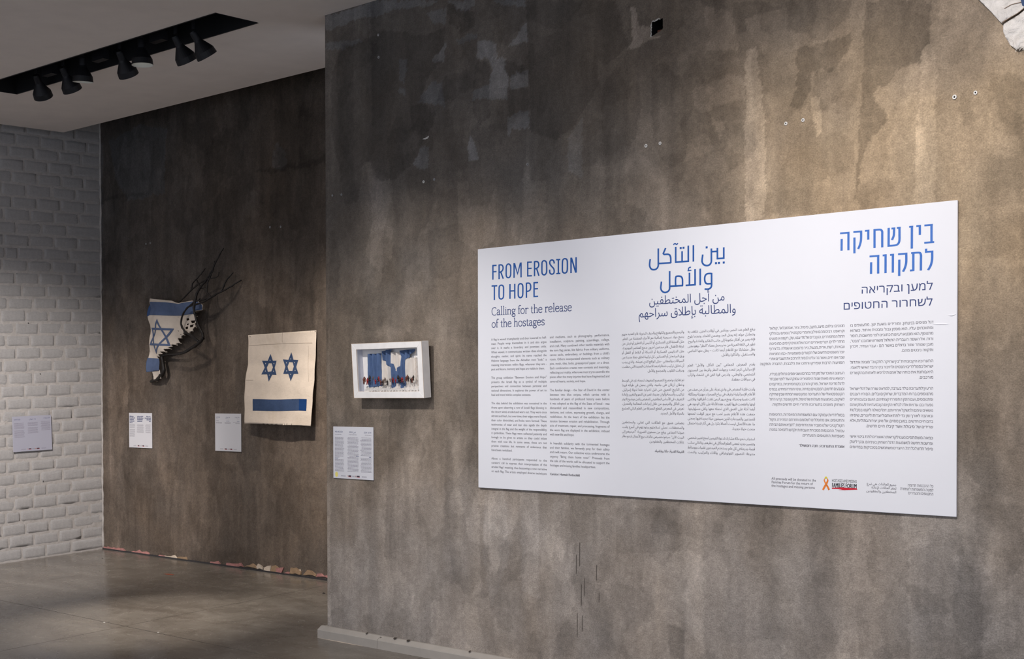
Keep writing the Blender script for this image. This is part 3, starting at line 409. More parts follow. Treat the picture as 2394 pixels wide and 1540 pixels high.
M['gap'] = plain('wall_base_gap', (.045, .042, .044), .8)
M['bark'] = plain('blackened_branch', (.012, .009, .008), .55, .35, 120, .7)

def cloth(name, rgb, amt=.08, wv=420, rough=.9, stains=None, rel=.35):
    t = NT(name); v = t.coords()
    w1 = t.new('ShaderNodeTexWave', wave_type='BANDS', bands_direction='X'); w1.inputs['Scale'].default_value = wv
    w2 = t.new('ShaderNodeTexWave', wave_type='BANDS', bands_direction='Z'); w2.inputs['Scale'].default_value = wv
    t.link(v, w1.inputs['Vector']); t.link(v, w2.inputs['Vector'])
    n = t.noise(v, 12, 6, .65, .4)
    c = t.ramp(n, [(.3, tuple(x * (1 - amt) for x in rgb)), (.7, tuple(min(1, x * (1 + amt)) for x in rgb))])
    if stains: c = t.mix(c, stains, t.ramp(t.noise(v, 4.2, 6, .7, .8), [(.55, 0.0), (.75, .55)]))
    t.set(Base_Color=c, Roughness=rough)
    t.b.inputs['Specular IOR Level'].default_value = .15
    h = t.mix(w1.outputs['Color'], w2.outputs['Color'], .5)
    nb = t.bump(t.noise(v, 30, 5, .65, 1.2), rel, .006 if rel < .5 else .012)
    t.link(t.bump(h, .12, .0008, nb), t.b.inputs['Normal'])
    return t.m
M['canvas'] = cloth('natural_canvas', (.77, .66, .55), .06, stains=(.64, .52, .39))
M['cloth_blue'] = cloth('faded_blue_cloth', (.050, .082, .165), .16)
M['cloth_deep'] = cloth('deep_blue_cloth', (.012, .050, .17), .1)
M['cloth_white'] = cloth('worn_white_cloth', (.66, .58, .50), .07)
M['cloth_bright'] = cloth('white_cotton_cloth', (.70, .665, .63), .07, stains=(.60, .51, .43), rel=1.0)
M['flag_blue'] = cloth('flag_blue_cloth', (.098, .135, .235), .12)
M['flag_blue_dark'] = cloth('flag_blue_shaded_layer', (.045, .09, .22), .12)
M['cloth_white_box'] = cloth('cream_cotton_cloth', (.72, .66, .60), .08)
M['flag_blue_box'] = cloth('washed_blue_cloth', (.088, .138, .26), .2)
M['thread'] = plain('dark_thread', (.22, .15, .10), .9)
M['fray'] = plain('white_fray', (.78, .75, .70), .9)
M['fig0'] = plain('figurine_brown', (.16, .05, .03), .5)
M['fig1'] = plain('figurine_red', (.32, .018, .02), .5)
M['fig2'] = plain('figurine_black', (.03, .022, .02), .5)
M['fig3'] = plain('figurine_grey_brown', (.16, .11, .09), .5)

def emissive(name, rgb, s):
    t = NT(name); t.set(Base_Color=(.8, .8, .8), Roughness=.4)
    t.b.inputs['Emission Color'].default_value = (*rgb, 1); t.b.inputs['Emission Strength'].default_value = s
    return t.m
M['lens'] = emissive('lit_lamp_lens', (1.0, .98, .86), 1.6)

# ------------------------------------------------------------------ room shell
def set_color(me, rgb):
    a = me.color_attributes.new('plaster_tone', 'FLOAT_COLOR', 'POINT')
    buf = np.ones((len(rgb), 4), np.float32); buf[:, :3] = rgb
    a.data.foreach_set('color', buf.ravel())

def plaster_wall(name, xs, zs, yfront, patches, base, mat, seed, holes=(), thick=.35, extra=None, warp=.5):
    """plaster sheet with its own stains and trowelled patches; one grid mesh plus back and sides"""
    nx, nz = len(xs), len(zs)
    X, Z = np.meshgrid(xs, zs, indexing='ij')
    j1 = fbm(X, Z, .055, .055, seed, 3) * .022 * warp + fbm(X, Z, .014, .014, seed + 5, 2) * .008
    j2 = fbm(X, Z, .055, .055, seed + 40, 3) * .030 * warp + fbm(X, Z, .014, .014, seed + 45, 2) * .009
    tone = np.ones_like(X); cool = np.zeros_like(X)
    for m, c, poly in patches:
        px = [p[0] for p in poly]; pz = [p[1] for p in poly]
        if max(px) < X.min() or min(px) > X.max(): continue
        sel = (X > min(px) - .06) & (X < max(px) + .06) & (Z > min(pz) - .06) & (Z < max(pz) + .06)
        ins = np.zeros_like(sel)
        ins[sel] = pip(X[sel] + j1[sel], Z[sel] + j2[sel], poly)
        # edges of a patch are crisp at some places and feathered at others
        soft = 1.0 - .15 * np.clip(fbm(X, Z, .25, .25, seed + 77, 2) + .3, 0, 1)
        tone = np.where(ins, tone * (1 + (m - 1) * soft), tone)
        cool = np.where(ins, cool + c * (.42 if seed != 3 else .38 * np.clip((-3.2 - X) / .8, .12, 1) * np.clip((Z - 1.6) / .8, .2, 1)), cool)
    big = fbm(X, Z, .9, 1.1, seed + 9, 3); strk = fbm(X, Z, .09, 1.2, seed + 21, 4)
    tone = tone * (1 + .16 * big) * (1 + (.17 if seed == 3 else .13) * strk)
    # overlapping plaster coats with ragged outlines
    for k, (sx_, sz_, th, am) in enumerate(((.34, .55, .16, -.17), (.22, .34, .22, .15), (.45, .40, .20, -.13), (.16, .5, .26, .14), (.6, .8, .12, .09))):
        f_ = fbm(X + j1 * 1.2, Z + j2 * 1.2, sx_, sz_, seed + 300 + 31 * k, 3)
        w_ = np.clip((f_ - th) / (.012 if k % 2 == 0 else .05), 0, 1)
        feather = np.clip(1.1 - (f_ - th) * 1.6, .25, 1)
        tone = tone * (1 + am * w_ * feather)
    # overlapping trowel passes: vertical bands with a sharp edge
    for k in range(44):
        r = np.random.default_rng(seed * 100 + k)
        x0 = r.uniform(xs[0], xs[-1]); w = r.uniform(.08, .28); z0 = r.uniform(0, 3.3); h = r.uniform(.3, 1.1)
        lean = r.uniform(-.06, .06)
        xx = X + j1 - x0 - lean * (Z - z0)
        ins = (xx > 0) & (xx < w) & (Z + j2 > z0) & (Z + j2 < z0 + h)
        fade = np.clip(xx / w, 0, 1) if r.random() < .5 else 1 - np.clip(xx / w, 0, 1)
        tone = np.where(ins, tone * (1 + r.choice([-.20, .18]) * fade), tone)
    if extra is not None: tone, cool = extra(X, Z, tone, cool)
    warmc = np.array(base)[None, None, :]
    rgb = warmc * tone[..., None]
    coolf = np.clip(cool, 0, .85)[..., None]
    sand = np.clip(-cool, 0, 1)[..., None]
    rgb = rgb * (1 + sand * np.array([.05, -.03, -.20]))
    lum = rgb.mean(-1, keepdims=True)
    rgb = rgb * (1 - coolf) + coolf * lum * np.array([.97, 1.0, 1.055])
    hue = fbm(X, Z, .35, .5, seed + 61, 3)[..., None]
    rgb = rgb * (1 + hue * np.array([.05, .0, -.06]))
    Y = np.full_like(X, yfront)
    dent = fbm(X, Z, .5, .5, seed + 90, 3) * .0015
    verts = np.stack([X, Y + dent, Z], -1).reshape(-1, 3)
    idx = np.arange(nx * nz).reshape(nx, nz)
    a = idx[:-1, :-1].ravel(); b = idx[1:, :-1].ravel(); c = idx[1:, 1:].ravel(); d = idx[:-1, 1:].ravel()
    keep = np.ones(len(a), bool)
    cx = ((X[:-1, :-1] + X[1:, 1:]) / 2).ravel(); cz = ((Z[:-1, :-1] + Z[1:, 1:]) / 2).ravel()
    for poly in holes: keep &= ~pip(cx, cz, poly)
    faces = np.stack([a, b, c, d], -1)[keep]
    if (~keep).any():
        gone = set(np.stack([a, b, c, d], -1)[~keep].ravel().tolist()); stay = set(faces.ravel().tolist())
        r_ = random.Random(5)
        for vi in gone & stay:
            x_, z_ = verts[vi][0], verts[vi][2]; best = None
            for poly in holes:
                for i_ in range(len(poly)):
                    (x1, z1), (x2, z2) = poly[i_], poly[(i_ + 1) % len(poly)]
                    t_ = max(0, min(1, ((x_ - x1) * (x2 - x1) + (z_ - z1) * (z2 - z1)) / ((x2 - x1) ** 2 + (z2 - z1) ** 2)))
                    px_, pz_ = x1 + t_ * (x2 - x1), z1 + t_ * (z2 - z1); dd_ = (px_ - x_) ** 2 + (pz_ - z_) ** 2
                    if best is None or dd_ < best[0]: best = (dd_, px_, pz_)
            verts[vi][0] = best[1] + r_.uniform(-.0012, .0012); verts[vi][2] = best[2] + r_.uniform(-.0012, .0012)
    # back and edge skins
    x0, x1, z0, z1 = xs[0], xs[-1], zs[0], zs[-1]
    n0 = len(verts)
    yb = yfront + thick; yf = yfront + .003
    ex = np.array([(x0, yf, z0), (x1, yf, z0), (x1, yb, z0), (x0, yb, z0), (x0, yf, z1), (x1, yf, z1), (x1, yb, z1), (x0, yb, z1)])
    verts = np.concatenate([verts, ex]); rgb = np.concatenate([rgb.reshape(-1, 3), np.tile(np.array(base), (8, 1))])
    ef = [(0, 3, 2, 1), (4, 5, 6, 7), (1, 2, 6, 5), (2, 3, 7, 6), (3, 0, 4, 7)]
    faces = np.concatenate([faces, np.array(ef) + n0])
    me = bpy.data.meshes.new(name)
    me.vertices.add(len(verts)); me.vertices.foreach_set('co', verts.astype(np.float32).ravel())
    me.loops.add(faces.size); me.loops.foreach_set('vertex_index', faces.astype(np.int32).ravel())
    me.polygons.add(len(faces)); me.polygons.foreach_set('loop_start', np.arange(0, faces.size, 4, dtype=np.int32))
    me.update(calc_edges=True)
    set_color(me, rgb)
    me.materials.append(mat)
    o = link_mesh(name, me)
    tag(o, kind='structure')
    return o

HOLE = [(-3.2375, 3.078), (-3.180, 3.084), (-3.176, 3.036), (-3.240, 3.012)]

def near_extra(X, Z, tone, cool):
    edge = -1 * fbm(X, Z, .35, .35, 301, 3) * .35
    # dark plaster stain plus light falloff, painted over the upper left of the wall
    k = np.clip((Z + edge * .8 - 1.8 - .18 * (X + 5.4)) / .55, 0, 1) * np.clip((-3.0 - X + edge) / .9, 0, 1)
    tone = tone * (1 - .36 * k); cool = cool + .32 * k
    # paler, sandier tone at the right above the panel
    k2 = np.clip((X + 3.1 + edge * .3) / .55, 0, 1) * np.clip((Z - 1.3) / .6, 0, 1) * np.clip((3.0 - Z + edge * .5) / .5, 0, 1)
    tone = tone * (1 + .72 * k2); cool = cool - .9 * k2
    # greyer, paler tone towards the floor
    k3 = np.clip((1.30 - Z + edge) / .7, 0, 1)
    cool = cool + .34 * k3; tone = tone * (1 + .88 * k3 * (1 - .62 * np.clip((X + 2.2) / .5, 0, 1)))
    return tone, cool

xs = np.concatenate([np.arange(-5.467, -1.40, .0080), np.arange(-1.38, 2.6, .04)])
zs = np.concatenate([np.arange(-.02, 3.60, .0080), np.arange(3.62, 4.25, .04)])
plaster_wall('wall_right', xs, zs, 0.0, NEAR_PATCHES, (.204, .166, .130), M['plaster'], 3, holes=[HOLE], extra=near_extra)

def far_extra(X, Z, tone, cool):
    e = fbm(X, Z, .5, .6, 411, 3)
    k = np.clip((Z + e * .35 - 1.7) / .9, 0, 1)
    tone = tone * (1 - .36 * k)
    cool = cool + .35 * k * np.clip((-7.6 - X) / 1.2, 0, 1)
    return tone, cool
xs = np.arange(-9.86, -5.0, .0125)
zs = np.arange(-.02, 4.2, .0125)
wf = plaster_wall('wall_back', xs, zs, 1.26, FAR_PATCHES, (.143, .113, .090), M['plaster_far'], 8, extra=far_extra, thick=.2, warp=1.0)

# square opening knocked in the near wall: inner box with a hollow terracotta block in it
V, F = [], []
hx0, hx1, hz0, hz1 = -3.262, -3.155, 2.99, 3.105
V = [(hx0, .001, hz0), (hx1, .001, hz0), (hx1, .001, hz1), (hx0, .001, hz1), (hx0, .16, hz0), (hx1, .16, hz0), (hx1, .16, hz1), (hx0, .16, hz1)]
V = [(x, y + .004 if y < .1 else y, z) for x, y, z in V]
F = [(4, 5, 6, 7), (0, 1, 5, 4), (3, 7, 6, 2), (0, 4, 7, 3), (1, 2, 6, 5)]
ho = mesh_obj('wall_opening', V, F, M['hole_inner'], bpy.data.objects['wall_right'])
V, F = [], []
add_box(V, F, -3.228, -3.180, .03, .12, 3.00, 3.045)
mesh_obj('clay_block', V, F, M['terracotta'], bpy.data.objects['wall_right'])
# crumbly white lip on the top and left of the opening
V, F = [], []
for i in range(26):
    if i < 13:
        x = -3.236 + i * .0035; z = 3.079 + (x + 3.236) * .1 + random.uniform(-.002, .004)
    else:
        x = -3.2405 + random.uniform(-.003, .002); z = 3.014 + (i - 13) * .005
    s = random.uniform(.002, .0042)
    v, f = lathe([(s * .2, -s), (s, -s * .3), (s * .8, s * .6), (s * .1, s)], 6, (x, -.001, z))
    n = len(V); V += v; F += [tuple(q + n for q in ff) for ff in f]
o = mesh_obj('crumbled_edge', V, F, M['white_plaster'], bpy.data.objects['wall_right']); o['kind'] = 'stuff'

# gouges and scratches on the near wall (dark strokes under the panel)
V, F = [], []
for (x, z, h, w) in [(-3.675, .52, .10, .003), (-3.655, .56, .12, .0035), (-3.645, .37, .11, .003), (-3.628, .42, .09, .003), (-3.555, .50, .08, .003), (-3.54, .40, .05, .003), (-3.67, .22, .12, .003), (-3.64, .25, .08, .003), ]:
    n = len(V)
    V += [(x, -.0013, z), (x + w, -.0013, z + .01), (x + w * 1.3, -.0013, z + h), (x + w * .3, -.0013, z + h * .96)]
    F.append((n, n + 1, n + 2, n + 3))
o = mesh_obj('dark_scratch', V, F, M['scratch'], bpy.data.objects['wall_right']); o['kind'] = 'stuff'
# white scuff left of the panel's level, high on the wall
V = [(-4.693, -.0025, 2.740), (-4.672, -.0025, 2.736), (-4.655, -.0025, 2.739), (-4.649, -.0025, 2.744), (-4.645, -.0025, 2.752), (-4.655, -.0025, 2.750), (-4.664, -.0025, 2.746), (-4.680, -.0025, 2.744)]
mesh_obj('plaster_scuff', V, [tuple(range(8))], M['white_plaster'], bpy.data.objects['wall_right'])

# ---- floor: cast slabs with sawn joints
fl = empty('floor'); tag(fl, kind='structure')
xb = [-13.0, -8.751, -6.760, -4.66, -2.6, -.5, 1.6, 2.6]
yb_ = [-7.0, -4.5, -2.5, -.495, 1.262]
g = .0022
for i in range(len(xb) - 1):
    for j in range(len(yb_) - 1):
        V, F = [], []
        add_box(V, F, xb[i] + g, xb[i + 1] - g, yb_[j] + g, yb_[j + 1] - (g if j < len(yb_) - 2 else 0), -.08, 0.0, shear=True)
        mesh_obj('floor_slab', V, F, M['floor'], fl)
V, F = [], []
add_box(V, F, -13.0, 2.6, -7.0, 1.262, -.12, -.0035, shear=True)
V, F = box_vf(-13.0, 2.6, -7.0, 1.262, -.12, -.0806, shear=True)
mesh_obj('floor_joint_bed', V, F, M['joint'], fl)

# ---- ceiling panel with the black lighting slot
ce = empty('ceiling'); tag(ce, kind='structure')
H = 3.543
def cb(V, F, pts, z0, z1):
    n = len(V); k = len(pts)
    V += [(x, y, z0 + SLOPE * y) for x, y in pts] + [(x, y, z1 + SLOPE * y) for x, y in pts]
    F.append(tuple(range(n + k - 1, n - 1, -1))); F.append(tuple(range(n + k, n + 2 * k)))
    for i in range(k):
        j = (i + 1) % k
        F.append((n + i, n + j, n + k + j, n + k + i))
RN = lambda x: -.475 + .0215 * (x + 5.85) * (1 if x < 0 else 1)      # near lip of the slot
RF = lambda x: -.176 + .0147 * (x + 5.84)                              # far lip
EDGE = lambda x: .838 + .0135 * (x + 6.42)                             # free edge towards the far wall
XL, XR = -8.52, -5.843
V, F = [], []
LEFT = -9.634
cb(V, F, [(LEFT, -7), (XL, -7), (XL, EDGE(XL)), (LEFT, EDGE(LEFT))], H, H + .22)
cb(V, F, [(XR, -7), (-5.47, -7), (-5.47, EDGE(-5.47)), (XR, EDGE(XR))], H, H + .22)
cb(V, F, [(-5.47, -7), (2.6, -7), (2.6, -.002), (-5.47, -.002)], H, H + .22)
cb(V, F, [(XL, -7), (XR, -7), (XR, RN(XR)), (XL, RN(XL))], H, H + .22)
cb(V, F, [(XL, RF(XL)), (XR, RF(XR)), (XR, EDGE(XR)), (XL, EDGE(XL))], H, H + .22)
mesh_obj('ceiling_board', V, F, M['ceiling'], ce)
# slot lining and track
V, F = [], []
for a, b in (((XL, RN(XL)), (XR, RN(XR))), ((XR, RN(XR)), (XR, RF(XR))), ((XR, RF(XR)), (XL, RF(XL))), ((XL, RF(XL)), (XL, RN(XL)))):
    n = len(V)
    t = .004
    cx, cy = (XL + XR) / 2, -.35
    def off(p): return (p[0] + (t if p[0] < cx else -t), p[1] + (t if p[1] < cy else -t))
    ao, bo = off(a), off(b)
    V += [(*ao, H - .003 + SLOPE * a[1]), (*bo, H - .003 + SLOPE * b[1]), (*bo, H + .21), (*ao, H + .21)]
    F.append((n, n + 1, n + 2, n + 3))
n = len(V)
V += [(XL, RN(XL), H + .205), (XR, RN(XR), H + .205), (XR, RF(XR), H + .205), (XL, RF(XL), H + .205)]
F.append((n, n + 1, n + 2, n + 3))
mesh_obj('slot_lining', V, F, M['recess'], ce)
V, F = [], []
add_box(V, F, XL + .02, XR - .02, -.352, -.316, H + .145, H + .185)
mesh_obj('lighting_track', V, F, M['black'], ce)
# thin dark metal trim round the slot
V, F = [], []
for (xa, ya, xb2, yb2) in ((XL, RN(XL), XR, RN(XR)), (XL, RF(XL), XR, RF(XR))):
    n = len(V); w = .007
    V += [(xa, ya - w / 2, H - .003 + SLOPE * ya), (xb2, yb2 - w / 2, H - .003 + SLOPE * yb2), (xb2, yb2 + w / 2, H - .003 + SLOPE * yb2), (xa, ya + w / 2, H - .003 + SLOPE * ya)]
    F.append((n, n + 1, n + 2, n + 3))
mesh_obj('slot_trim', V, F, M['black'], ce)
V, F = [], []
add_box(V, F, -13.0, 2.6, -7.0, 1.5, 4.2, 4.35)
tag(mesh_obj('ceiling_slab', V, F, M['soffit_dark']), kind='structure')

# ---- painted brick wall
bw = empty('wall_left'); tag(bw, kind='structure')
WX = -9.84
V, F = [], []
ny, nzz = 150, 190
for i in range(ny + 1):
    for j in range(nzz + 1):
        y = -3.2 + i * (4.46 / ny); z = -.04 + j * (4.24 / nzz)
        V.append((WX - .0034 + .0022 * mnoise.noise(Vector((y * 14, z * 14, 3))) + .0016 * mnoise.noise(Vector((y * 40, z * 40, 9))), y, z))
for i in range(ny):
    for j in range(nzz):
        a = i * (nzz + 1) + j
        F.append((a, a + nzz + 1, a + nzz + 2, a + 1))
mesh_obj('mortar_bed', V, F, M['mortar'], bw, smooth=True)
V, F = [], []
add_box(V, F, WX - .25, WX - .02, -7.0, 1.46, -.1, 4.2)
mesh_obj('wall_core', V, F, M['mortar'], bw)

def brick_mesh(k):
    """unit brick face: 1 x 1 in (y, z), slumped under thick paint; corners and edges wander"""
    r = random.Random(k)
    ys = [0, .035, .13, .38, .66, .88, .965, 1]; zz = [0, .09, .30, .70, .91, 1]
    V, F = [], []
    chip = None
    for iy, y in enumerate(ys):
        for iz, z in enumerate(zz):
            e = min(iy, len(ys) - 1 - iy, iz, len(zz) - 1 - iz)
            x = (-.0085, -.0008, .0006, .001)[min(e, 3)] + (r.uniform(-.0011, .0011) if e else 0)
            if e == 1 and iy in (1, len(ys) - 2) and iz in (1, len(zz) - 2): x -= .0014
            dy = r.uniform(-.016, .016) if e < 2 else r.uniform(-.03, .03)
            dz = r.uniform(-.045, .045)
            if chip and e == 0 and (iy > 3) == bool(chip[0]) and (iz > 2) == bool(chip[1]) and iy in (0, len(ys) - 1): dy += .06 * (1 if iy == 0 else -1)
            V.append((x, y + dy, z + dz))
    nzl = len(zz)
    for iy in range(len(ys) - 1):
        for iz in range(nzl - 1):
            a = iy * nzl + iz
            F.append((a, a + nzl, a + nzl + 1, a + 1))
    me = bpy.data.meshes.new('brick')
    me.from_pydata(V, [], F); me.polygons.foreach_set('use_smooth', [True] * len(F)); me.materials.append(M['brick']); me.update()
    return me
BM_ = [brick_mesh(k) for k in range(22)]
COURSE = .1037
sV, sF = [], []
nb = 0
for k in range(35):
    js = sorted(y for y in BRICK_JOINTS[k])
    js = [y for y in js if y < 1.235]
    y = js[0]
    ext = []
    while y > -3.1:
        y -= .214 * random.choice([1, 1, 1, .97, 1.03, .5 if random.random() < .12 else 1])
        ext.append(y)
    js = sorted(ext + js) + [1.272]
    z0 = .0005 + k * COURSE + .0045; hz = COURSE - .0085
    for a, b in zip(js[:-1], js[1:]):
        if b - a < .035: continue
        w = b - a - random.uniform(.004, .009)
        zz0 = z0 + random.uniform(-.0015, .0015); h = hz + random.uniform(-.003, .002)
        ym = a + .005
        if a > -.42:
            o = link_mesh('brick', random.choice(BM_), bw)
            o.location = (WX + random.uniform(-.0022, .0016), ym, zz0 + SLOPE * (ym + w / 2))
            o.scale = (1, w, h)
            o.rotation_euler = (SLOPE + random.uniform(-.008, .008), 0, random.uniform(-.006, .006))
            nb += 1
        else:
            n = len(sV); me = random.choice(BM_)
            sV += [(WX + v.co.x, ym + v.co.y * w, zz0 + v.co.z * h + SLOPE * (ym + v.co.y * w)) for v in me.vertices]
            sF += [tuple(i + n for i in p.vertices) for p in me.polygons]
o = mesh_obj('brick_courses', sV, sF, M['brick'], bw, smooth=True); o['kind'] = 'stuff'
# rough plaster bead in the corner between brick and plaster walls, and two drill holes
V, F = [], []
pth = [(WX + .004 + random.uniform(0, .006), 1.256, .045 + i * .045) for i in range(92)]
v, f = tube(pth, [random.uniform(.005, .013) for _ in pth], 6, .5)
mesh_obj('corner_bead', v, f, M['mortar'], bw, smooth=True)
for y, z in ((.578, 1.99), (.68, 1.57), (.70, .67)):
    v, f = lathe([(.0045, .0), (.0, .001)], 10)
    o = mesh_obj('drill_hole', [(WX + .006, y + a, z + b) for a, b, c in v], f, M['hole'], bw)

# far-wall base: dark gap, old skirting line, peeling paint
bb = empty('baseboard_back'); tag(bb, kind='structure')
V, F = box_vf(-9.83, -5.0, 1.249, 1.2605, .044, .058)
mesh_obj('floor_gap', V, F, M['gap'], bb)
for c, poly in PEEL:
    pts = [(x, z) for x, z in poly]
    n = len(pts); rr = random.Random(n)
    rag = []
    for i in range(n):
        (xa, za), (xc, zc_) = pts[i], pts[(i + 1) % n]
        k = max(1, int(abs(xc - xa) / .03)) if max(za, zc_) > .06 else 1
        for s_ in range(k):
            u = s_ / k; up = (rr.uniform(-.002, .010) if s_ else 0)
            rag.append((xa + (xc - xa) * u, za + (zc_ - za) * u + up))
    res = delaunay_2d_cdt([Vector(p) for p in rag], [], [list(range(len(rag)))], 1, 1e-6)
    V = [(v.x, 1.2545 + rr.uniform(-.003, .002), v.y) for v in res[0]]; F = [tuple(f) for f in res[2]]
    m0 = len(V); n = len(rag)
    V += [(x, 1.2552, z) for x, z in rag] + [(x, 1.261, z) for x, z in rag]
    F += [(m0 + i, m0 + (i + 1) % n, m0 + n + (i + 1) % n, m0 + n + i) for i in range(n)]
    mesh_obj('peeled_paint', V, F, M[c], bb)

# skirting on the near wall, wrapping its free end
sk = empty('baseboard_right'); tag(sk, kind='structure')
prof = [(-.045, -.012), (-.045, .060), (-.018, .0735), (-.002, .0735)]
def skirt(name, x0, x1):
    V, F = [], []
    nseg = max(2, int((x1 - x0) / .25))
    ps = [(-.045, -.012), (-.045, .044), (-.0425, .0485), (-.016, .0655), (-.002, .066), (-.002, -.012)]
    ps = [(y, z + (.0 if z < 0 else .0)) for y, z in ps]
    for i in range(nseg + 1):
        x = x0 + (x1 - x0) * i / nseg
        V += [(x, y, z) for y, z in ps]
    k = len(ps)
    for i in range(nseg):
        for q in range(k):
            q2 = (q + 1) % k
            F.append((i * k + q, i * k + q2, (i + 1) * k + q2, (i + 1) * k + q))
    F.append(tuple(range(k))); F.append(tuple(range(nseg * k, nseg * k + k))[::-1])
    return mesh_obj(name, V, F, M['skirting'], sk)
skirt('skirting_length', -5.503, -5.012)
skirt('skirting_length', -5.010, 2.55)
V, F = box_vf(-5.503, -5.470, -.0015, .36, -.012, .062)
mesh_obj('skirting_return', V, F, M['skirting'], sk)
for (x, z, w, h) in ((-5.012, .050, .006, .014), (-5.004, .058, .010, .006), (-4.90, .0655, .02, .004), (-4.80, .0655, .022, .004), (-5.12, .0655, .012, .003), (-4.35, .0655, .012, .004)):
    V = [(x, -.0305, z - h * .5), (x + w * .6, -.030, z - h * .3), (x + w, -.0155, z + .004), (x + w * .4, -.015, z + .005), (x - w * .2, -.018, z + .003)]
    V = [(a, b - .001, c + .0015) for a, b, c in V]
    mesh_obj('chipped_spot', V, [(0, 1, 2, 3, 4)], M['skirting_chip'], sk)
# pale bead of filler on the floor along the skirting end
v, f = tube([(-5.50 + i * .022, -.047, -.0010) for i in range(18)], [.0018 * (1 - abs(i - 9) / 12) for i in range(18)], 6)
mesh_obj('filler_bead', v, f, M['cream'], sk)
# ------------------------------------------------------------------ lettering engine (the built-in font, turned into flat meshes)
_gc = {}
_adv = {}
def _txt(body, res=2):
    """outline loops of a string, filled by the non-zero winding rule"""
    cu = bpy.data.curves.new('glyph', 'FONT'); cu.body = body; cu.resolution_u = res; cu.fill_mode = 'NONE'
    o = bpy.data.objects.new('glyph', cu); col.objects.link(o)
    dg = bpy.context.evaluated_depsgraph_get()
    me = o.evaluated_get(dg).to_mesh()
    pts = [(v.co.x, v.co.y) for v in me.vertices]
    nxt = {}
    for e in me.edges:
        nxt.setdefault(e.vertices[0], []).append(e.vertices[1]); nxt.setdefault(e.vertices[1], []).append(e.vertices[0])
    o.evaluated_get(dg).to_mesh_clear()
    bpy.data.objects.remove(o); bpy.data.curves.remove(cu)
    if not pts: return [], []
    seen = set(); loops = []
    for s in range(len(pts)):
        if s in seen or s not in nxt: continue
        lp = [s]; seen.add(s)
        # vertices of a loop are stored in drawing order
        cur = s + 1 if (s + 1) in nxt[s] else nxt[s][0]
        while cur not in seen:
            lp.append(cur); seen.add(cur)
            c2 = [q for q in nxt[cur] if q not in seen]
            if not c2: break
            cur = c2[0]
        if len(lp) > 2: loops.append(lp)
    edges = [(lp[i], lp[(i + 1) % len(lp)]) for lp in loops for i in range(len(lp))]
    v2, _, f2, _, _, _ = delaunay_2d_cdt([Vector(p) for p in pts], edges, [], 0, 1e-6)
    segs = [(pts[a_], pts[b_]) for a_, b_ in edges]
    ff = []
    for f in f2:
        cx = sum(v2[i].x for i in f) / len(f); cy = sum(v2[i].y for i in f) / len(f)
        w = 0
        for (x1, y1), (x2, y2) in segs:
            if (y1 <= cy) != (y2 <= cy):
                if (x2 - x1) * (cy - y1) / (y2 - y1) + x1 > cx: w += 1 if y2 > y1 else -1
        if w != 0: ff.append(tuple(f))
    return [(v.x, v.y) for v in v2], ff
BAR = max(v[0] for v in _txt('|')[0])
def glyph(c):
    if c not in _gc:
        _gc[c] = _txt(c)
        vv, _ = _txt(c + '|')
        _adv[c] = max(v[0] for v in vv) - BAR
    return _gc[c]
def adv(c):
    glyph(c); return _adv[c]

_F = {}
for base, seq in ((0xFE80, 'ء1'), (0xFE81, 'آ2'), (0xFE83, 'أ2'), (0xFE85, 'ؤ2'), (0xFE87, 'إ2'), (0xFE89, 'ئ4'), (0xFE8D, 'ا2'), (0xFE8F, 'ب4'), (0xFE93, 'ة2'),
                  (0xFE95, 'ت4'), (0xFE99, 'ث4'), (0xFE9D, 'ج4'), (0xFEA1, 'ح4'), (0xFEA5, 'خ4'), (0xFEA9, 'د2'), (0xFEAB, 'ذ2'), (0xFEAD, 'ر2'), (0xFEAF, 'ز2'),
                  (0xFEB1, 'س4'), (0xFEB5, 'ش4'), (0xFEB9, 'ص4'), (0xFEBD, 'ض4'), (0xFEC1, 'ط4'), (0xFEC5, 'ظ4'), (0xFEC9, 'ع4'), (0xFECD, 'غ4'), (0xFED1, 'ف4'),
                  (0xFED5, 'ق4'), (0xFED9, 'ك4'), (0xFEDD, 'ل4'), (0xFEE1, 'م4'), (0xFEE5, 'ن4'), (0xFEE9, 'ه4'), (0xFEED, 'و2'), (0xFEEF, 'ى2'), (0xFEF1, 'ي4')):
    _F[seq[0]] = (base, int(seq[1]))
_LA = {'آ': 0xFEF5, 'أ': 0xFEF7, 'إ': 0xFEF9, 'ا': 0xFEFB}
def shape_ar(w):
    w = ''.join(c for c in w if not (0x64B <= ord(c) <= 0x652))
    out = []; i = 0; prev_joins = False
    while i < len(w):
        c = w[i]
        if c not in _F:
            out.append(c); prev_joins = False; i += 1; continue
        base, n = _F[c]
        if c == 'ل' and i + 1 < len(w) and w[i + 1] in _LA:
            out.append(chr(_LA[w[i + 1]] + (1 if prev_joins else 0))); prev_joins = False; i += 2; continue
        nxt = w[i + 1] if i + 1 < len(w) else ''
        nj = nxt in _F and _F[nxt][1] > 1
        if n == 1: f = 0
        elif n == 2: f = 1 if prev_joins else 0
        else: f = (3 if nj else 1) if prev_joins else (2 if nj else 0)
        out.append(chr(base + f)); prev_joins = (n == 4 and nj); i += 1
    return ''.join(out)

def word_glyphs(w, rtl):
    if rtl:
        w = shape_ar(w)[::-1]
        w = w.translate(str.maketrans('()', ')('))
    return w

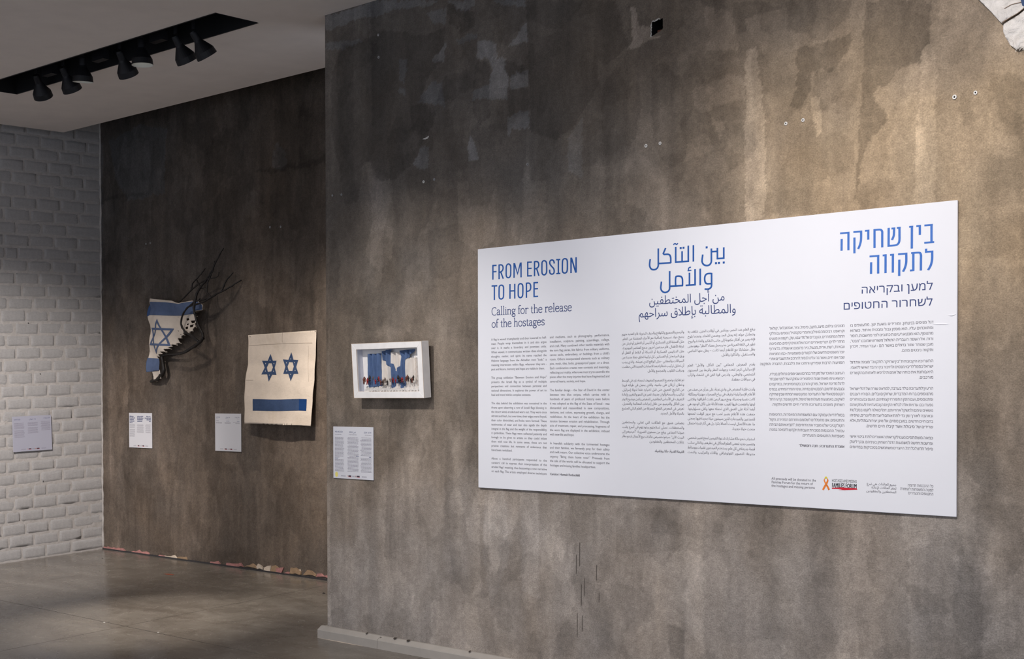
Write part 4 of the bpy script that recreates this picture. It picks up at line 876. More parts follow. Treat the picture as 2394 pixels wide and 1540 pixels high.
def put_line(V, F, text, u0, u1, v, size, rtl=False, justify=True, xs=.80, align=None, fit=False, bold=0.0):
    """set one line of type between u0 and u1 on baseline v"""
    words = [word_glyphs(w, rtl) for w in text.split(' ')]
    wid = [sum(adv(c) for c in w) * size * xs for w in words]
    sp = .25 * size * xs
    W = u1 - u0; tot = sum(wid); n = len(words)
    gap = sp
    if fit:
        k = W / (tot + sp * (n - 1)); xs *= k; wid = [a * k for a in wid]; gap = sp * k
    elif justify and n > 1:
        gap = (W - tot) / (n - 1)
        if gap < sp * .55:
            k = W / (tot + sp * .55 * (n - 1)); xs *= k; wid = [a * k for a in wid]; gap = sp * .55 * k
    order = list(range(n))
    if rtl: order = order[::-1]
    total = sum(wid) + gap * (n - 1)
    if align == 'center': x = (u0 + u1) / 2 - total / 2
    elif rtl: x = u1 - total
    else: x = u0
    for i in order:
        for c in words[i]:
            gv, gf = glyph(c)
            for dx in ((0,) if not bold else (-bold, bold)):
                b = len(V)
                V += [(x + dx + p[0] * size * xs, v + p[1] * size) for p in gv]
                F += [tuple(q + b for q in f) for f in gf]
            x += adv(c) * size * xs
        x += gap

def flat(name, V, F, m, parent, y, stuff=False, union=False):
    if union: V, F = union2d(V, F)
    o = mesh_obj(name, [(a, y, b) for a, b in V], F, m, parent)
    if stuff: o['kind'] = 'stuff'
    return o

# ------------------------------------------------------------------ the big text panel
BX, BZ = -4.294, .913
BW, BH = 2.466, 1.2145
panel = empty('text_panel', (BX, 0, BZ))
tag(panel, 'large white trilingual exhibition text panel with blue headings on the near plaster wall', 'sign')
bm = bmesh.new()
bmesh.ops.create_cube(bm, size=1)
for v in bm.verts:
    v.co = ((v.co.x + .5) * BW, -.0075 + v.co.y * .009, (v.co.z + .5) * BH)
bmesh.ops.bevel(bm, geom=[e for e in bm.edges], offset=.0012, segments=2, affect='EDGES')
bm_obj('board', bm, M['board'], panel)
YF = -.0124
def union2d(V, F):
    """merge overlapping flat pieces into one clean sheet; returns (verts, faces)"""
    FF = []
    F = [t for f in F for t in ([(f[0], f[i], f[i + 1]) for i in range(1, len(f) - 1)])]
    for f in F:
        a = sum(V[f[i]][0] * V[f[(i + 1) % len(f)]][1] - V[f[(i + 1) % len(f)]][0] * V[f[i]][1] for i in range(len(f)))
        if abs(a) < 2e-9: continue
        FF.append(list(f) if a > 0 else list(f)[::-1])
    r = delaunay_2d_cdt([Vector(v) for v in V], [], FF, 0, 1e-6)
    W, G = [(v.x, v.y) for v in r[0]], [tuple(f) for f, org in zip(r[2], r[5]) if org]
    def area(P, Q): return sum(abs(sum(P[f[i]][0] * P[f[(i + 1) % len(f)]][1] - P[f[(i + 1) % len(f)]][0] * P[f[i]][1] for i in range(len(f)))) for f in Q)
    if area(W, G) > area(V, F) * 1.02: return V, [tuple(f) for f in F]
    return W, G
def components(V, F):
    par = list(range(len(V)))
    def find(a):
        while par[a] != a: par[a] = par[par[a]]; a = par[a]
        return a
    for f in F:
        for i in f[1:]: par[find(i)] = find(f[0])
    g = {}
    for f in F: g.setdefault(find(f[0]), []).append(f)
    out = []
    for fs in g.values():
        ids = sorted({i for f in fs for i in f}); mp = {i: k for k, i in enumerate(ids)}
        out.append(([V[i] for i in ids], [tuple(mp[i] for i in f) for f in fs]))
    return out
def draw_title(name, data, hw, ax, dot, m, label):
    V, F = [], []
    for flag, co in data:
        pts = [(co[i] / 1000, co[i + 1] / 1000) for i in range(0, len(co), 2)]
        if flag == 'd':
            x, z = pts[0]; w, h = dot
            b = len(V); V += [(x - w, z - h), (x + w, z - h), (x + w, z + h), (x - w, z + h)]; F.append((b, b + 1, b + 2, b + 3))
        elif flag in ('t', 'h'):
            P = catmull([(a, b, 0) for a, b in pts], 4) if len(pts) > 2 else [Vector((a, b, 0)) for a, b in pts]
            stroke2d([(p.x, p.y) for p in P], hw * .72, ax, False, V, F)
        elif flag == 's':
            P = catmull([(a, b, 0) for a, b in pts], 4)
            stroke2d([(p.x, p.y) for p in P], hw, ax, False, V, F)
        elif flag == 'c':
            P = catmull([(a, b, 0) for a, b in pts], 4, True)
            stroke2d([(p.x, p.y) for p in P], hw, ax, True, V, F)
        else:
            stroke2d(pts, hw, ax, False, V, F)
    for cv, cf in components(*union2d(V, F)):
        flat(name, cv, cf, m, panel, YF)['label'] = label
draw_title('heading_letter', TITLE_EN, .0034, 1.30, (0, 0), M['blue_title'], 'blue condensed letter of the English heading')
draw_title('heading_letter', TITLE_AR, .0037, 1.17, (.0051, .0046), M['blue_title'], 'blue stroke of the Arabic heading')
draw_title('heading_letter', TITLE_HE, .0036, 1.33, (0, 0), M['blue_hebrew'], 'bright blue letter of the Hebrew heading')

# English sub-heading in a light slab serif, drawn with strokes
def ell(cx, cy, rx, ry, n=20): return [(cx + rx * math.cos(2 * math.pi * i / n), cy + ry * math.sin(2 * math.pi * i / n)) for i in range(n)]
SG = {
 'a': (74, ['s', (8, 80), (18, 95), (36, 98), (50, 88), (52, 70)], ['', (52, 74), (52, 12), (60, 2), (71, 2)], ['s', (52, 58), (30, 56), (12, 45), (6, 25), (14, 6), (30, 1), (45, 12), (52, 25)]),
 'C': (100, ['s', (86, 118), (80, 142), (55, 148), (28, 135), (10, 105), (7, 70), (14, 30), (35, 5), (62, 0), (90, 10)]),
 'l': (42, ['', (7, 158), (20, 160), (20, 3)], ['', (4, 3), (37, 3)]),
 'i': (42, ['', (6, 93), (20, 96), (20, 3)], ['', (4, 3), (37, 3)], ['', (19, 122), (19, 138)]),
 'n': (88, ['', (5, 93), (18, 96), (18, 3)], ['', (3, 3), (34, 3)], ['s', (18, 76), (33, 93), (52, 98), (64, 88), (67, 70), (67, 40)], ['', (67, 60), (67, 3)], ['', (52, 3), (83, 3)]),
 'h': (88, ['', (5, 158), (18, 160), (18, 3)], ['', (3, 3), (34, 3)], ['s', (18, 76), (33, 93), (52, 98), (64, 88), (67, 70), (67, 40)], ['', (67, 60), (67, 3)], ['', (52, 3), (83, 3)]),
 'g': (78, ['c'] + ell(34, 68, 26, 29), ['s', (20, 42), (14, 30), (22, 18), (50, 13), (64, 4)], ['c'] + ell(37, -20, 31, 24), ['', (54, 86), (78, 97)]),
 'f': (50, ['s', (60, 148), (46, 160), (30, 153), (22, 132), (22, 100)], ['', (22, 120), (22, 3)], ['', (4, 3), (42, 3)], ['', (4, 94), (50, 94)]),
 'o': (84, ['c'] + ell(41, 49, 34, 49)),
 'r': (66, ['', (5, 93), (18, 96), (18, 3)], ['', (3, 3), (38, 3)], ['s', (18, 68), (30, 90), (44, 97), (60, 94), (61, 80)]),
 't': (54, ['s', (21, 125), (21, 70), (21, 24), (29, 5), (50, 5)], ['', (3, 94), (48, 94)]),
 'e': (80, ['s', (9, 54), (40, 55), (71, 57)], ['s', (71, 57), (66, 82), (50, 98), (30, 96), (13, 80), (8, 50), (14, 18), (34, 1), (54, 3), (72, 16)]),
 's': (68, ['s', (57, 76), (54, 92), (36, 98), (17, 92), (11, 75), (20, 60), (42, 48), (57, 33), (56, 12), (38, 1), (16, 5), (9, 24)]),
 ' ': (40,)}
def serif_line(V, F, text, u0, u1, v, xh):
    tot = sum(SG[c][0] for c in text) - 8
    kx = (u1 - u0) / tot; kz = xh / 100; x = u0
    for c in text:
        for st in SG[c][1:]:
            pts = [(x + p[0] * kx, v + p[1] * kz) for p in st[1:]]
            if st[0] == 's' or st[0] == 'c':
                P = catmull([(a, b, 0) for a, b in pts], 3, st[0] == 'c'); pts = [(p.x, p.y) for p in P]
            horiz = st[0] == '' and abs(pts[0][1] - pts[-1][1]) < 1e-4
            stroke2d(pts, .00125 if horiz else .0018, 1.15, st[0] == 'c', V, F)
        x += SG[c][0] * kx
V, F = [], []
serif_line(V, F, 'Calling for the release', .0935, .6026, .8742, .0262)
serif_line(V, F, 'of the hostages', .0934, .4354, .8124, .0262)
flat('subheading', V, F, M['navy'], panel, YF, True, True)['label'] = 'dark navy English serif subheading'
V, F = [], []
put_line(V, F, 'من أجل المختطفين', 1.0479, 1.4463, .8815, .0545, True, fit=True)
put_line(V, F, 'والمطالبة بإطلاق سراحهم', .9912, 1.5017, .8262, .0545, True, fit=True)
flat('subheading', V, F, M['navy'], panel, YF, True, True)['label'] = 'dark navy Arabic subheading'
V, F = [], []
put_line(V, F, 'למען ובקריאה', 2.0736, 2.3722, .8772, .0465, True, fit=True)
put_line(V, F, 'לשחרור החטופים', 1.9967, 2.3716, .8163, .0465, True, fit=True)
flat('subheading', V, F, M['navy'], panel, YF, True, True)['label'] = 'dark blue Hebrew subheading'

TXT_EN1 = """A flag is waved triumphantly and then lowered to half-
mast. People wrap themselves in it and also argue
over it. It marks a boundary and promises unity.
When waved, it communicates written ideas alongside
thoughts, matter, and spirit. Its name reached the
Hebrew language from the Akkadian root "look," a
meaning interwoven within flags; wherever they are -
past and future, memory and hope are visible in them.

The group exhibition "Between Erosion and Hope"
presents the Israeli flag as a symbol of multiple
perspectives and connection between personal and
national dimensions. It explores the power of art to
heal and mend within complex contexts.

The idea behind the exhibition was conceived in the
Arava upon observing a row of Israeli flags blowing in
the desert wind, eroded and worn out. They were once
vibrant and fresh, but over time, their edges were frayed,
their color diminished, and holes were formed. These
testimonies of wear and tear also signify the depth
integral in the flag and the weight of the responsibility
it symbolizes. These flags were collected patiently and
lovingly to be given to artists so they could infuse
them with new life. In some sense, these are not
pristine creations but remnants of endurance that
have been revitalized.

About a hundred participants responded to the
curators' call to express their interpretation of the
eroded flags' meaning, thus bestowing a new narrative
on each flag. The artists employed diverse techniques"""
TXT_EN2 = """and mediums, such as photography, performance,
installation, sculpture, painting, assemblage, collage,
and craft. Many combined other textile materials with
the torn flag pieces, like fabrics from military uniforms,
canvas sacks, embroidery, or beddings from a child's
room. Others incorporated elements such as military
pins, mesh, tiles, locks, greaseproof paper, or a dress.
Each combination creates new contexts and meanings,
reflecting our reality, where we must try to assemble the
pieces after the many injuries that have fragmented and
severed hearts, society, and hope.

The familiar design - the Star of David in the center
between two blue stripes, which carries with it
hundreds of years of profound history even before
it was adopted as the flag of the State of Israel - was
dismantled and reassembled in new compositions,
textures, and colors, expressing growth, change, and
redefinition. At the heart of the exhibition lies the
tension between erosion and rehabilitation. Through
acts of treatment, repair, and processing, fragments of
the worn flag are displayed in the exhibition, imbued
with new life and hope.

In heartfelt solidarity with the tormented hostages
and their families, we fervently pray for their safety
and swift return. Our collective voice underscores the
urgency "Bring them home now!." Proceeds from
the sale of the works will be allocated to support the
hostages and missing families headquarters.

*Curator: Hannah Rothschild"""
TXT_AR1 = """يُرفع العلم عند النصر، ويُنكس في أوقات الحزن. نتلفف به
ونتجادل حوله. إنه يمثل الحد ويضمن الاتحاد. وعندما يلوح
فإنه يعبر عن أفكار مكتوبة إلى جانب التفكير والمادة والروح.
تطور في اللغة العبريّة من جذر يحمل معناه "النظر"، وهو معنى
يظل متشابكا مع الأعلام أينما كانت – يطلّ منها الماضي
والمستقبل، والذاكرة والأمل.

يقدم المعرض الجماعي "بين التآكل والأمل" العلم
الإسرائيلي كرمز لتعدد وجهات النظر والربط بين المستوى
الشخصي والوطني، وتدرس قوة الفن في الشفاء والرأب
في سياقات معقدة.

ولدت فكرة المعرض في وادي عربة، على مرأى من صف من
الأعلام الإسرائيلية ترفرف في رياح الصحراء، مهترئة ومتآكلة.
كانت نضرة وجميلة، ومع مرور الزمن تفتت أطرافها، وتلاشى
لونها وانفتحت فيها ثقوب. هذه الأدلة على تآكل الوجود هي
أيضا أدلة على العمق الذي تحمله معها وثقل مسؤوليتها.
جُمعت هذه الأعلام بصبر لحب مع مرور الوقت لمنحها
للمبدعين والمبدعات الذين سيبثون حياة جديدة فيها. بمعنى
ما، هذه الأعمال ليست أعمالا بكرا، بل هي آثار قدرة احتمال
مُنحت حياة جديدة.

استجاب نحو مائة مشارك لدعوة القيّمين لمنح تعبير شخصي
وتفسير جديد لمعنى العلم المتآكل في نظرهم، وبالتالي سكب
قصة جديدة في كل علم. يستخدم المبدعون تقنيات ووسائط
متنوعة: التصوير الفوتوغرافي والأداء والتركيب والنحت"""
TXT_AR2 = """والرسم والتجميع والكولاج والحرف اليدوية. قام العديد منهم
بدمج مواد نسيجية إضافية مع الأجزاء المتفتتة من العلم،
مثل أقمشة الزي العسكري أو الكيس أو التطريز أو فرش من
غرفة الأطفال. قام مبدعون آخرون بدمج العناصر الموجودة،
مثل الدبابيس العسكرية أو الشبكة أو البلاط أو القفل أو
ورق البرشمان أو الفساتين. كل تركيبة تخلق جملا جديدة من
السياقات والمعاني - مثل الواقع الذي نعيشه، والذي يجب
أن نحاول تركيب شظاياه بعد الاصابات العديدة التي حطمت
ومزقت القلوب والمجتمع والأمل.

تم تفكيك وتجميع التصميم المعروف لنجمة داود في الوسط
وخطان أزرقان على جانبيه، والذي يحمل في طياته قرونا
من التاريخ العميق حتى قبل اختياره علما لدولة إسرائيل.
تراكيب وأنسجة وألوان جديدة، تعبر عن النمو والتغيير وإعادة
التعريف. في الأساس المفاهيمي للمعرض يكمن موضوع التوتر
بين التآكل والترميم. من خلال إجراءات المعالجة والتعديل،
تُعرض في المعرض القطع الممزقة من العلم البالي المشبع
بالحياة والأمل الجديد.

بتضامن عميق مع العائلات التي تعاني، والمختطفين
والمختطفات، نصلّي لسلامتهم وعودتهم في أسرع وقت.
صوتنا الجماعي يرفع من مستوى الضرورة: "أعيدوهم إلى
البيت الآن". سيتم تخصيص عائدات بيع الأعمال لدعم مقار
عائلات المختطفين والمفقودين

*القيمة الفنية: حانا روتشيلد"""
TXT_HE1 = """דגל מניפים בניצחון, ומורידים בשעת יגון. מתעטפים בו
ומתווכחים עליו. הוא מסמן גבול ומבטיח איחוד. כשהוא
מתנופף, הוא מבטא רעיונות כתובים לצד מחשבות, חומר
ורוח. אל השפה העברית התגלגל משורש שמובנו "מבט",
מובן שנותר שזור בדגלים באשר הם - עבר ועתיד, זיכרון
ותקווה ניבטים מהם.

התערוכה הקבוצתית "בין שחיקה לתקווה" מציגה את דגל
ישראל כסמל לריבוי מבטים ולחיבור בין הרובד האישי ללאומי.
היא בוחנת את כוחה של אמנות לרפא ולאחות בהקשרים
מורכבים.

הרעיון לתערוכה נולד בערבה, למראה שורה של דגלי ישראל
מתנופפים ברוח המדברית, שחוקים ובלים. הם היו רעננים
ומתנוססים, ועם הזמן התפוררו קצותיהם, הועם צבעם וחורים
נפערו בם. עדויות אלה לבלאי הקיום הן גם עדויות לעומק שהם
נושאים עימם ולמשקל אחריותם. דגלים אלה לוקטו בסבלנות
ובאהבה לאורך זמן כדי לתת אותם ליוצרות וליוצרים, שיפיחו
בהם חיים חדשים. במובן מסוים, אלו אינן יצירות בתוליות, אלא
שרידים של סיבולת אשר קיבלו חיים חדשים.

כמאה משתתפים נענו לקריאת האוצרים לתת ביטוי אישי
ופרשנות חדשה למשמעות הדגל השחוק בעיניהם, ובכך ליצוק
סיפור חדש לכל דגל. היוצרים משתמשים בטכניקות ובמדיומים"""
TXT_HE2 = """מגוונים: צילום, מיצג, מיצב, פיסול, ציור, אסמבלאז', קולאז'
וקראפט. רבים מהם שילבו חומרי טקסטיל נוספים עם חלקי
הדגל המתפוררים, כגון בדים של מדי צבא, שק, רקמה או מצעים
מחדר ילדים. יוצרים אחרים חיברו אלמנטים קיימים, כמו סיכות
צבאיות, רשת, ארית, מנעול, נייר פרגמנט או שמלה. כל צירוף
יוצר משפטים חדשים של הקשרים ומשמעויות - כמו המציאות
שבה אנו חיים, ואשר בה עלינו לנסות להרכיב את השברים אחרי
הפגיעות הרבות שפירקו וחתכו את הלבבות, החברה והתקווה

העיצוב המוכר של מגן דוד במרכזו ושני פסים כחולים בצידיו,
הנושא עימו מאות שנות היסטוריה עמוקה עוד לפני שנבחר
לדגל מדינת ישראל, פורק והורכב בקומפוזיציות, במרקמים
ובצבעים חדשים, המבטאים צמיחה, שינוי והגדרה מחדש. בבסיס
הקונספטואלי של התערוכה טמון נושא המתח שבין שחיקה
לשיקום, באמצעות פעולות של טיפול, תיקון ועיבוד, קרעי הדגל
השחוק מוצגים בתערוכה חדורי חיים חדשים ותקווה.

בסולידריות עמוקה עם המשפחות המיוסרות, החטופות
והחטופים. אנו מתפללים לשלומם וחזרתם המהירה. הקול
הקולקטיבי שלנו מגביר את הדחיפות: "תביא אותם הביתה
עכשיו". ההכנסות ממכירת העבודות יוקדשו לתמיכה במטה
משפחות החטופים והנעדרים.

*אוצרת התערוכה: חנה רוטשילד"""
PITCH = .02143
def column(txt, u0, u1, size, rtl, xs, dz, label):
    V, F = [], []
    L = txt.split('\n')
    for i, ln in enumerate(L):
        if not ln: continue
        last = (i + 1 >= len(L) or not L[i + 1])
        bold = ln.startswith('*')
        ln = ln.lstrip('*')
        v = .7515 - i * PITCH - dz
        just = not last or i + 1 >= len(L)
        if bold:
            v2, f2 = [], []
            put_line(v2, f2, ln, u0, u1, v, size, rtl, justify=False, xs=xs, bold=.0004)
            v2, f2 = union2d(v2, f2); b = len(V); V += v2; F += [tuple(q + b for q in f) for f in f2]
            continue
        put_line(V, F, ln, u0, u1, v, size, rtl, justify=just, xs=xs)
    o = flat('body_text', V, F, M['ink'], panel, YF, True)
    o['label'] = label
column(TXT_EN1, .0902, .4493, 0.0160, False, 1.0, .0047, 'small dark English text column, first')
column(TXT_EN2, .4693, .8265, 0.0160, False, 1.0, .0047, 'small dark English text column, second')
column(TXT_AR1, 1.2549, 1.5945, .0155, True, 1.0, .0040, 'small dark Arabic text column, first')
column(TXT_AR2, .8974, 1.2370, .0155, True, 1.0, .0040, 'small dark Arabic text column, second')
column(TXT_HE1, 2.0282, 2.3743, .0160, True, 1.0, .0048, 'small dark Hebrew text column, first')
column(TXT_HE2, 1.6621, 2.0049, .0160, True, 1.0, .0048, 'small dark Hebrew text column, second')
# footer
V, F = [], []
for t, u1, v in (('All proceeds will be donated to the', 1.8793, .1105), ('Families Forum for the return of', 1.8644, .0955), ('the hostages and missing persons', 1.8745, .0802)):
    put_line(V, F, t, 1.6732, u1, v, .0158, False, fit=True)
flat('footer_text', V, F, M['ink'], panel, YF, True)
V, F = [], []
for t, u0, v in (('جميع العائدات هي تبرع', 2.1021, .1085), ('لمقر العائلات لإعادة', 2.122, .0945), ('المختطفين والمفقودين', 2.0993, .0795)):
    put_line(V, F, t, u0, 2.2263, v, .0138, True, fit=True)
flat('footer_text', V, F, M['ink'], panel, YF, True)
V, F = [], []
for t, u0, v in (('כל ההכנסות תרומה', 2.2725, .1090), ('למטה המשפחות להחזרת', 2.2422, .0935), ('החטופים והנעדרים', 2.2745, .0782)):
    put_line(V, F, t, u0, 2.3761, v, .0158, True, fit=True)
flat('footer_text', V, F, M['ink'], panel, YF, True)
V, F = [], []
put_line(V, F, 'HOSTAGES AND MISSING', 1.9498, 2.0590, .1130, .0170, False, fit=True)
put_line(V, F, 'FAMILIES FORUM', 1.9499, 2.0590, .0903, .0270, False, fit=True, bold=.0005)
flat('forum_lettering', V, F, M['ink_black'], panel, YF, True, True)
def poly_part(name, pts, m, parent, y):
    n = len(pts)
    r = delaunay_2d_cdt([Vector(p) for p in pts], [], [list(range(n))], 1, 1e-6)
    return mesh_obj(name, [(v.x, y, v.y) for v in r[0]], [tuple(f) for f in r[2]], m, parent)
poly_part('underline_stroke', RED_BAR, M['red'], panel, YF - .0002)
poly_part('ribbon_emblem', RIBBON_A, M['orange'], panel, YF)
poly_part('ribbon_emblem', RIBBON_B, M['orange'], panel, YF - .0003)
poly_part('ribbon_emblem_top', RIBBON_T, M['yellow'], panel, YF - .0006)
# two small creases in the laminate near its right edge
for (x0, z0, x1, z1) in ((2.372, .744, 2.435, .741), (2.43, .776, 2.463, .779)):
    P = catmull([(x0, -.0122, z0), ((x0 + x1) / 2, -.0130, z0 - .002), (x1, -.0122, z1)], 5)
    v, f = tube(P, [.0004 + .0016 * math.sin(math.pi * i / (len(P) - 1)) for i in range(len(P))], 6)
    mesh_obj('laminate_crease', v, f, M['board'], panel, smooth=True)

# ------------------------------------------------------------------ small caption cards
def card(loc, rotz, w, h, mcard, label, build):
    r = empty('caption_card', loc, (0, 0, rotz)); tag(r, label, 'card')
    bm = bmesh.new(); bmesh.ops.create_cube(bm, size=1)
    for v in bm.verts: v.co = ((v.co.x + .5) * w, -.004 + v.co.y * .005, (v.co.z + .5) * h)
    bmesh.ops.bevel(bm, geom=list(bm.edges), offset=.0007, segments=1, affect='EDGES')
    bm_obj('card_board', bm, mcard, r)
    build(r, w, h)
    return r
YC = -.0067
def bars(V, F, u0, u1, v, hgt, rr, ragged=.0, align='l'):
    """one line of type too small to read: word-sized dashes"""
    W = (u1 - u0) * (1 - rr.random() * ragged)
    x0 = u0 if align == 'l' else (u1 - W if align == 'r' else (u0 + u1 - W) / 2)
    x = x0
    while x < x0 + W - .002:
        w = min(rr.uniform(.006, .018), x0 + W - x)
        b = len(V); V += [(x, v), (x + w, v), (x + w, v + hgt), (x, v + hgt)]; F.append((b, b + 1, b + 2, b + 3))
        x += w + .0016
def logos(r, w, v, rr):
    V, F = [], []
    x = w * .20
    for k in range(3):
        bars(V, F, x, x + w * .12, v + .0055, .0011, rr); bars(V, F, x, x + w * .11, v + .003, .0011, rr); bars(V, F, x, x + w * .12, v + .0005, .0011, rr)
        x += w * (.28 if k == 0 else .24)
    flat('sponsor_text', V, F, M['ink_light'], r, YC, True)
    for q in (.385, .595):
        V, F = [], []
        b = 0; V += [(w * q, v), (w * (q + .07), v), (w * (q + .07), v + .0085), (w * q, v + .0085)]; F.append((0, 1, 2, 3))
        flat('sponsor_mark', V, F, M['ink'], r, YC)
        V = [(w * (q - .004), v - .0005), (w * (q + .075), v - .0012), (w * (q + .075), v + .001), (w * (q - .004), v + .0012)]
        flat('sponsor_mark_line', V, [(0, 1, 2, 3)], M['red'], r, YC - .0002)
        V = [(w * (q - .030), v), (w * (q - .024), v), (w * (q - .020), v + .0085), (w * (q - .030), v + .0085)]
        flat('sponsor_ribbon', V, [(0, 1, 2, 3)], M['orange'], r, YC)
def b_near(r, w, h):
    rr = random.Random(3)
    V, F = [], []
    put_line(V, F, 'WE ARE 2024', w * .045, w * .245, h * .885, .0135, False, fit=True)
    put_line(V, F, '2024', w * .41, w * .49, h * .882, .0135, False, fit=True)
    put_line(V, F, 'نحن', w * .505, w * .575, h * .882, .0150, True, fit=True)
    put_line(V, F, '2024', w * .775, w * .855, h * .882, .0135, False, fit=True)
    put_line(V, F, 'אנחנו', w * .868, w * .955, h * .882, .0135, True, fit=True)
    flat('card_heading', V, F, M['navy'], r, YC, True)
    V, F = [], []
    for u0, u1, al in ((.045, .22, 'l'), (.40, .60, 'c'), (.79, .955, 'r')): bars(V, F, w * u0, w * u1, h * .845, .0018, rr, .1, al)
    for k in range(28):
        v = h * (.79 - k * .0240)
        if k not in (17,): bars(V, F, w * .045, w * (.285 if k != 16 else .17), v, .0022, rr, .12)
        bars(V, F, w * .36, w * .645, v, .0022, rr, .14 if k not in (6, 15) else .75, 'c')
        if k not in (15,): bars(V, F, w * .68, w * .955, v, .0022, rr, .15, 'r')
    o = flat('card_text', V, F, M['ink_light'], r, YC, True)
    V, F = [], []
    bars(V, F, w * .045, w * .125, h * .385, .0030, rr); bars(V, F, w * .575, w * .645, h * .432, .0034, rr); bars(V, F, w * .90, w * .955, h * .425, .0030, rr)
    flat('card_bold_text', V, F, M['navy'], r, YC, True)
    logos(r, w, h * .04, rr)
    v, f = lathe([(.012, 0), (0, .0)], 20)
    v = [(w * .085 + a * 1.0, b * 1.25 + h * .075) for a, b, c in v]
    flat('yellow_dot', v, f, M['dot_yellow'], r, YC)
card((-5.4045, -.0005, .9160), 0, .3290, .2925, M['card'], 'white caption card with yellow dot below the framed box on the near wall', b_near)
def b_two(r, w, h):
    rr = random.Random(5)
    V, F = [], []
    for i, (a, b, c) in enumerate(((.17, .25, .18), (.22, .26, .25), (.18, .24, .17), (.21, .20, .07), (.12, 0, 0))):
        v = h * (.885 - i * .046)
        for (u0, L_, al) in ((.03, a, 'l'), (.37, b, 'l'), (.95 - c, c, 'l')):
            x = w * u0
            while x < w * (u0 + L_):
                q = rr.uniform(.004, .008); hh = rr.uniform(.0060, .0095)
                n = len(V); V += [(x, v), (x + q, v), (x + q, v + hh), (x, v + hh)]; F.append((n, n + 1, n + 2, n + 3)); x += q + .0022
    flat('card_heading', V, F, M['navy'], r, YC, True)
    V, F = [], []
    for k in range(13):
        v = h * (.665 - k * .029)
        if k != 4: bars(V, F, w * .03, w * .27, v, .0022, rr, .1)
        if k < 9: bars(V, F, w * .35, w * .65, v, .0022, rr, .15, 'c'); bars(V, F, w * .72, w * .95, v, .0022, rr, .1, 'r')
    flat('card_text', V, F, M['ink_light'], r, YC, True)
    logos(r, w, h * .045, rr)
card((-9.4155, 1.2595, .9465), 0, .3355, .2935, M['card'], 'white caption card with three blocks of heading, below the torn flag, nearest the brick wall', b_two)
def b_three(r, w, h):
    rr = random.Random(6)
    V, F = [], []
    put_line(V, F, 'UNTITLED', w * .04, w * .20, h * .885, .0135, False, fit=True)
    put_line(V, F, 'بلا عنوان', w * .41, w * .585, h * .885, .0150, True, fit=True)
    put_line(V, F, 'ללא כותרת', w * .77, w * .95, h * .885, .0135, True, fit=True)
    flat('card_heading', V, F, M['navy'], r, YC, True)
    V, F = [], []
    for v in (.855,): bars(V, F, w * .04, w * .14, h * v, .0018, rr); bars(V, F, w * .44, w * .56, h * v, .0018, rr); bars(V, F, w * .84, w * .95, h * v, .0018, rr)
    for k in range(2):
        v = h * (.765 - k * .026)
        bars(V, F, w * .04, w * .29, v, .0022, rr, .1); bars(V, F, w * .37, w * .62, v, .0022, rr, .2, 'c'); bars(V, F, w * .68, w * .95, v, .0022, rr, .7 if k else .1, 'r')
    flat('card_text', V, F, M['ink_light'], r, YC, True)
    V, F = [], []
    bars(V, F, w * .04, w * .15, h * .800, .003, rr); bars(V, F, w * .44, w * .56, h * .797, .003, rr); bars(V, F, w * .85, w * .95, h * .795, .003, rr)
    flat('card_bold_text', V, F, M['navy'], r, YC, True)
    logos(r, w, h * .045, rr)
card((-8.2150, 1.2595, .9500), 0, .3275, .2940, M['card'], 'nearly empty white caption card left of the two-star canvas on the far wall', b_three)
def b_brick(r, w, h):
    rr = random.Random(9)
    V, F = [], []
    put_line(V, F, 'UNTITLED', w * .04, w * .20, h * .895, .0135, False, fit=True)
    put_line(V, F, 'بلا عنوان', w * .42, w * .60, h * .895, .0150, True, fit=True)
    put_line(V, F, 'ללא כותרת', w * .80, w * .97, h * .905, .0135, True, fit=True)
    flat('card_heading', V, F, M['navy'], r, YC, True)
    V, F = [], []
    for k in range(14):
        v = h * (.80 - k * .030)
        if k != 6: bars(V, F, w * .04, w * .30, v, .0026, rr, .1)
        if k < 11 and k != 4: bars(V, F, w * .38, w * .65, v + .003, .0026, rr, .12, 'c')
        if k < 9: bars(V, F, w * .72, w * .97, v + .006, .0026, rr, .1, 'r')
    flat('card_text', V, F, M['ink_light'], r, YC, True)
    logos(r, w, h * .05, rr)
c1 = card((WX + .0125, .4325, .9228), math.pi / 2, .3445, .2920, M['card_grey'], 'grey caption card on the white painted brick wall', b_brick)
c1.rotation_euler = (0, -SLOPE * .8, math.pi / 2)

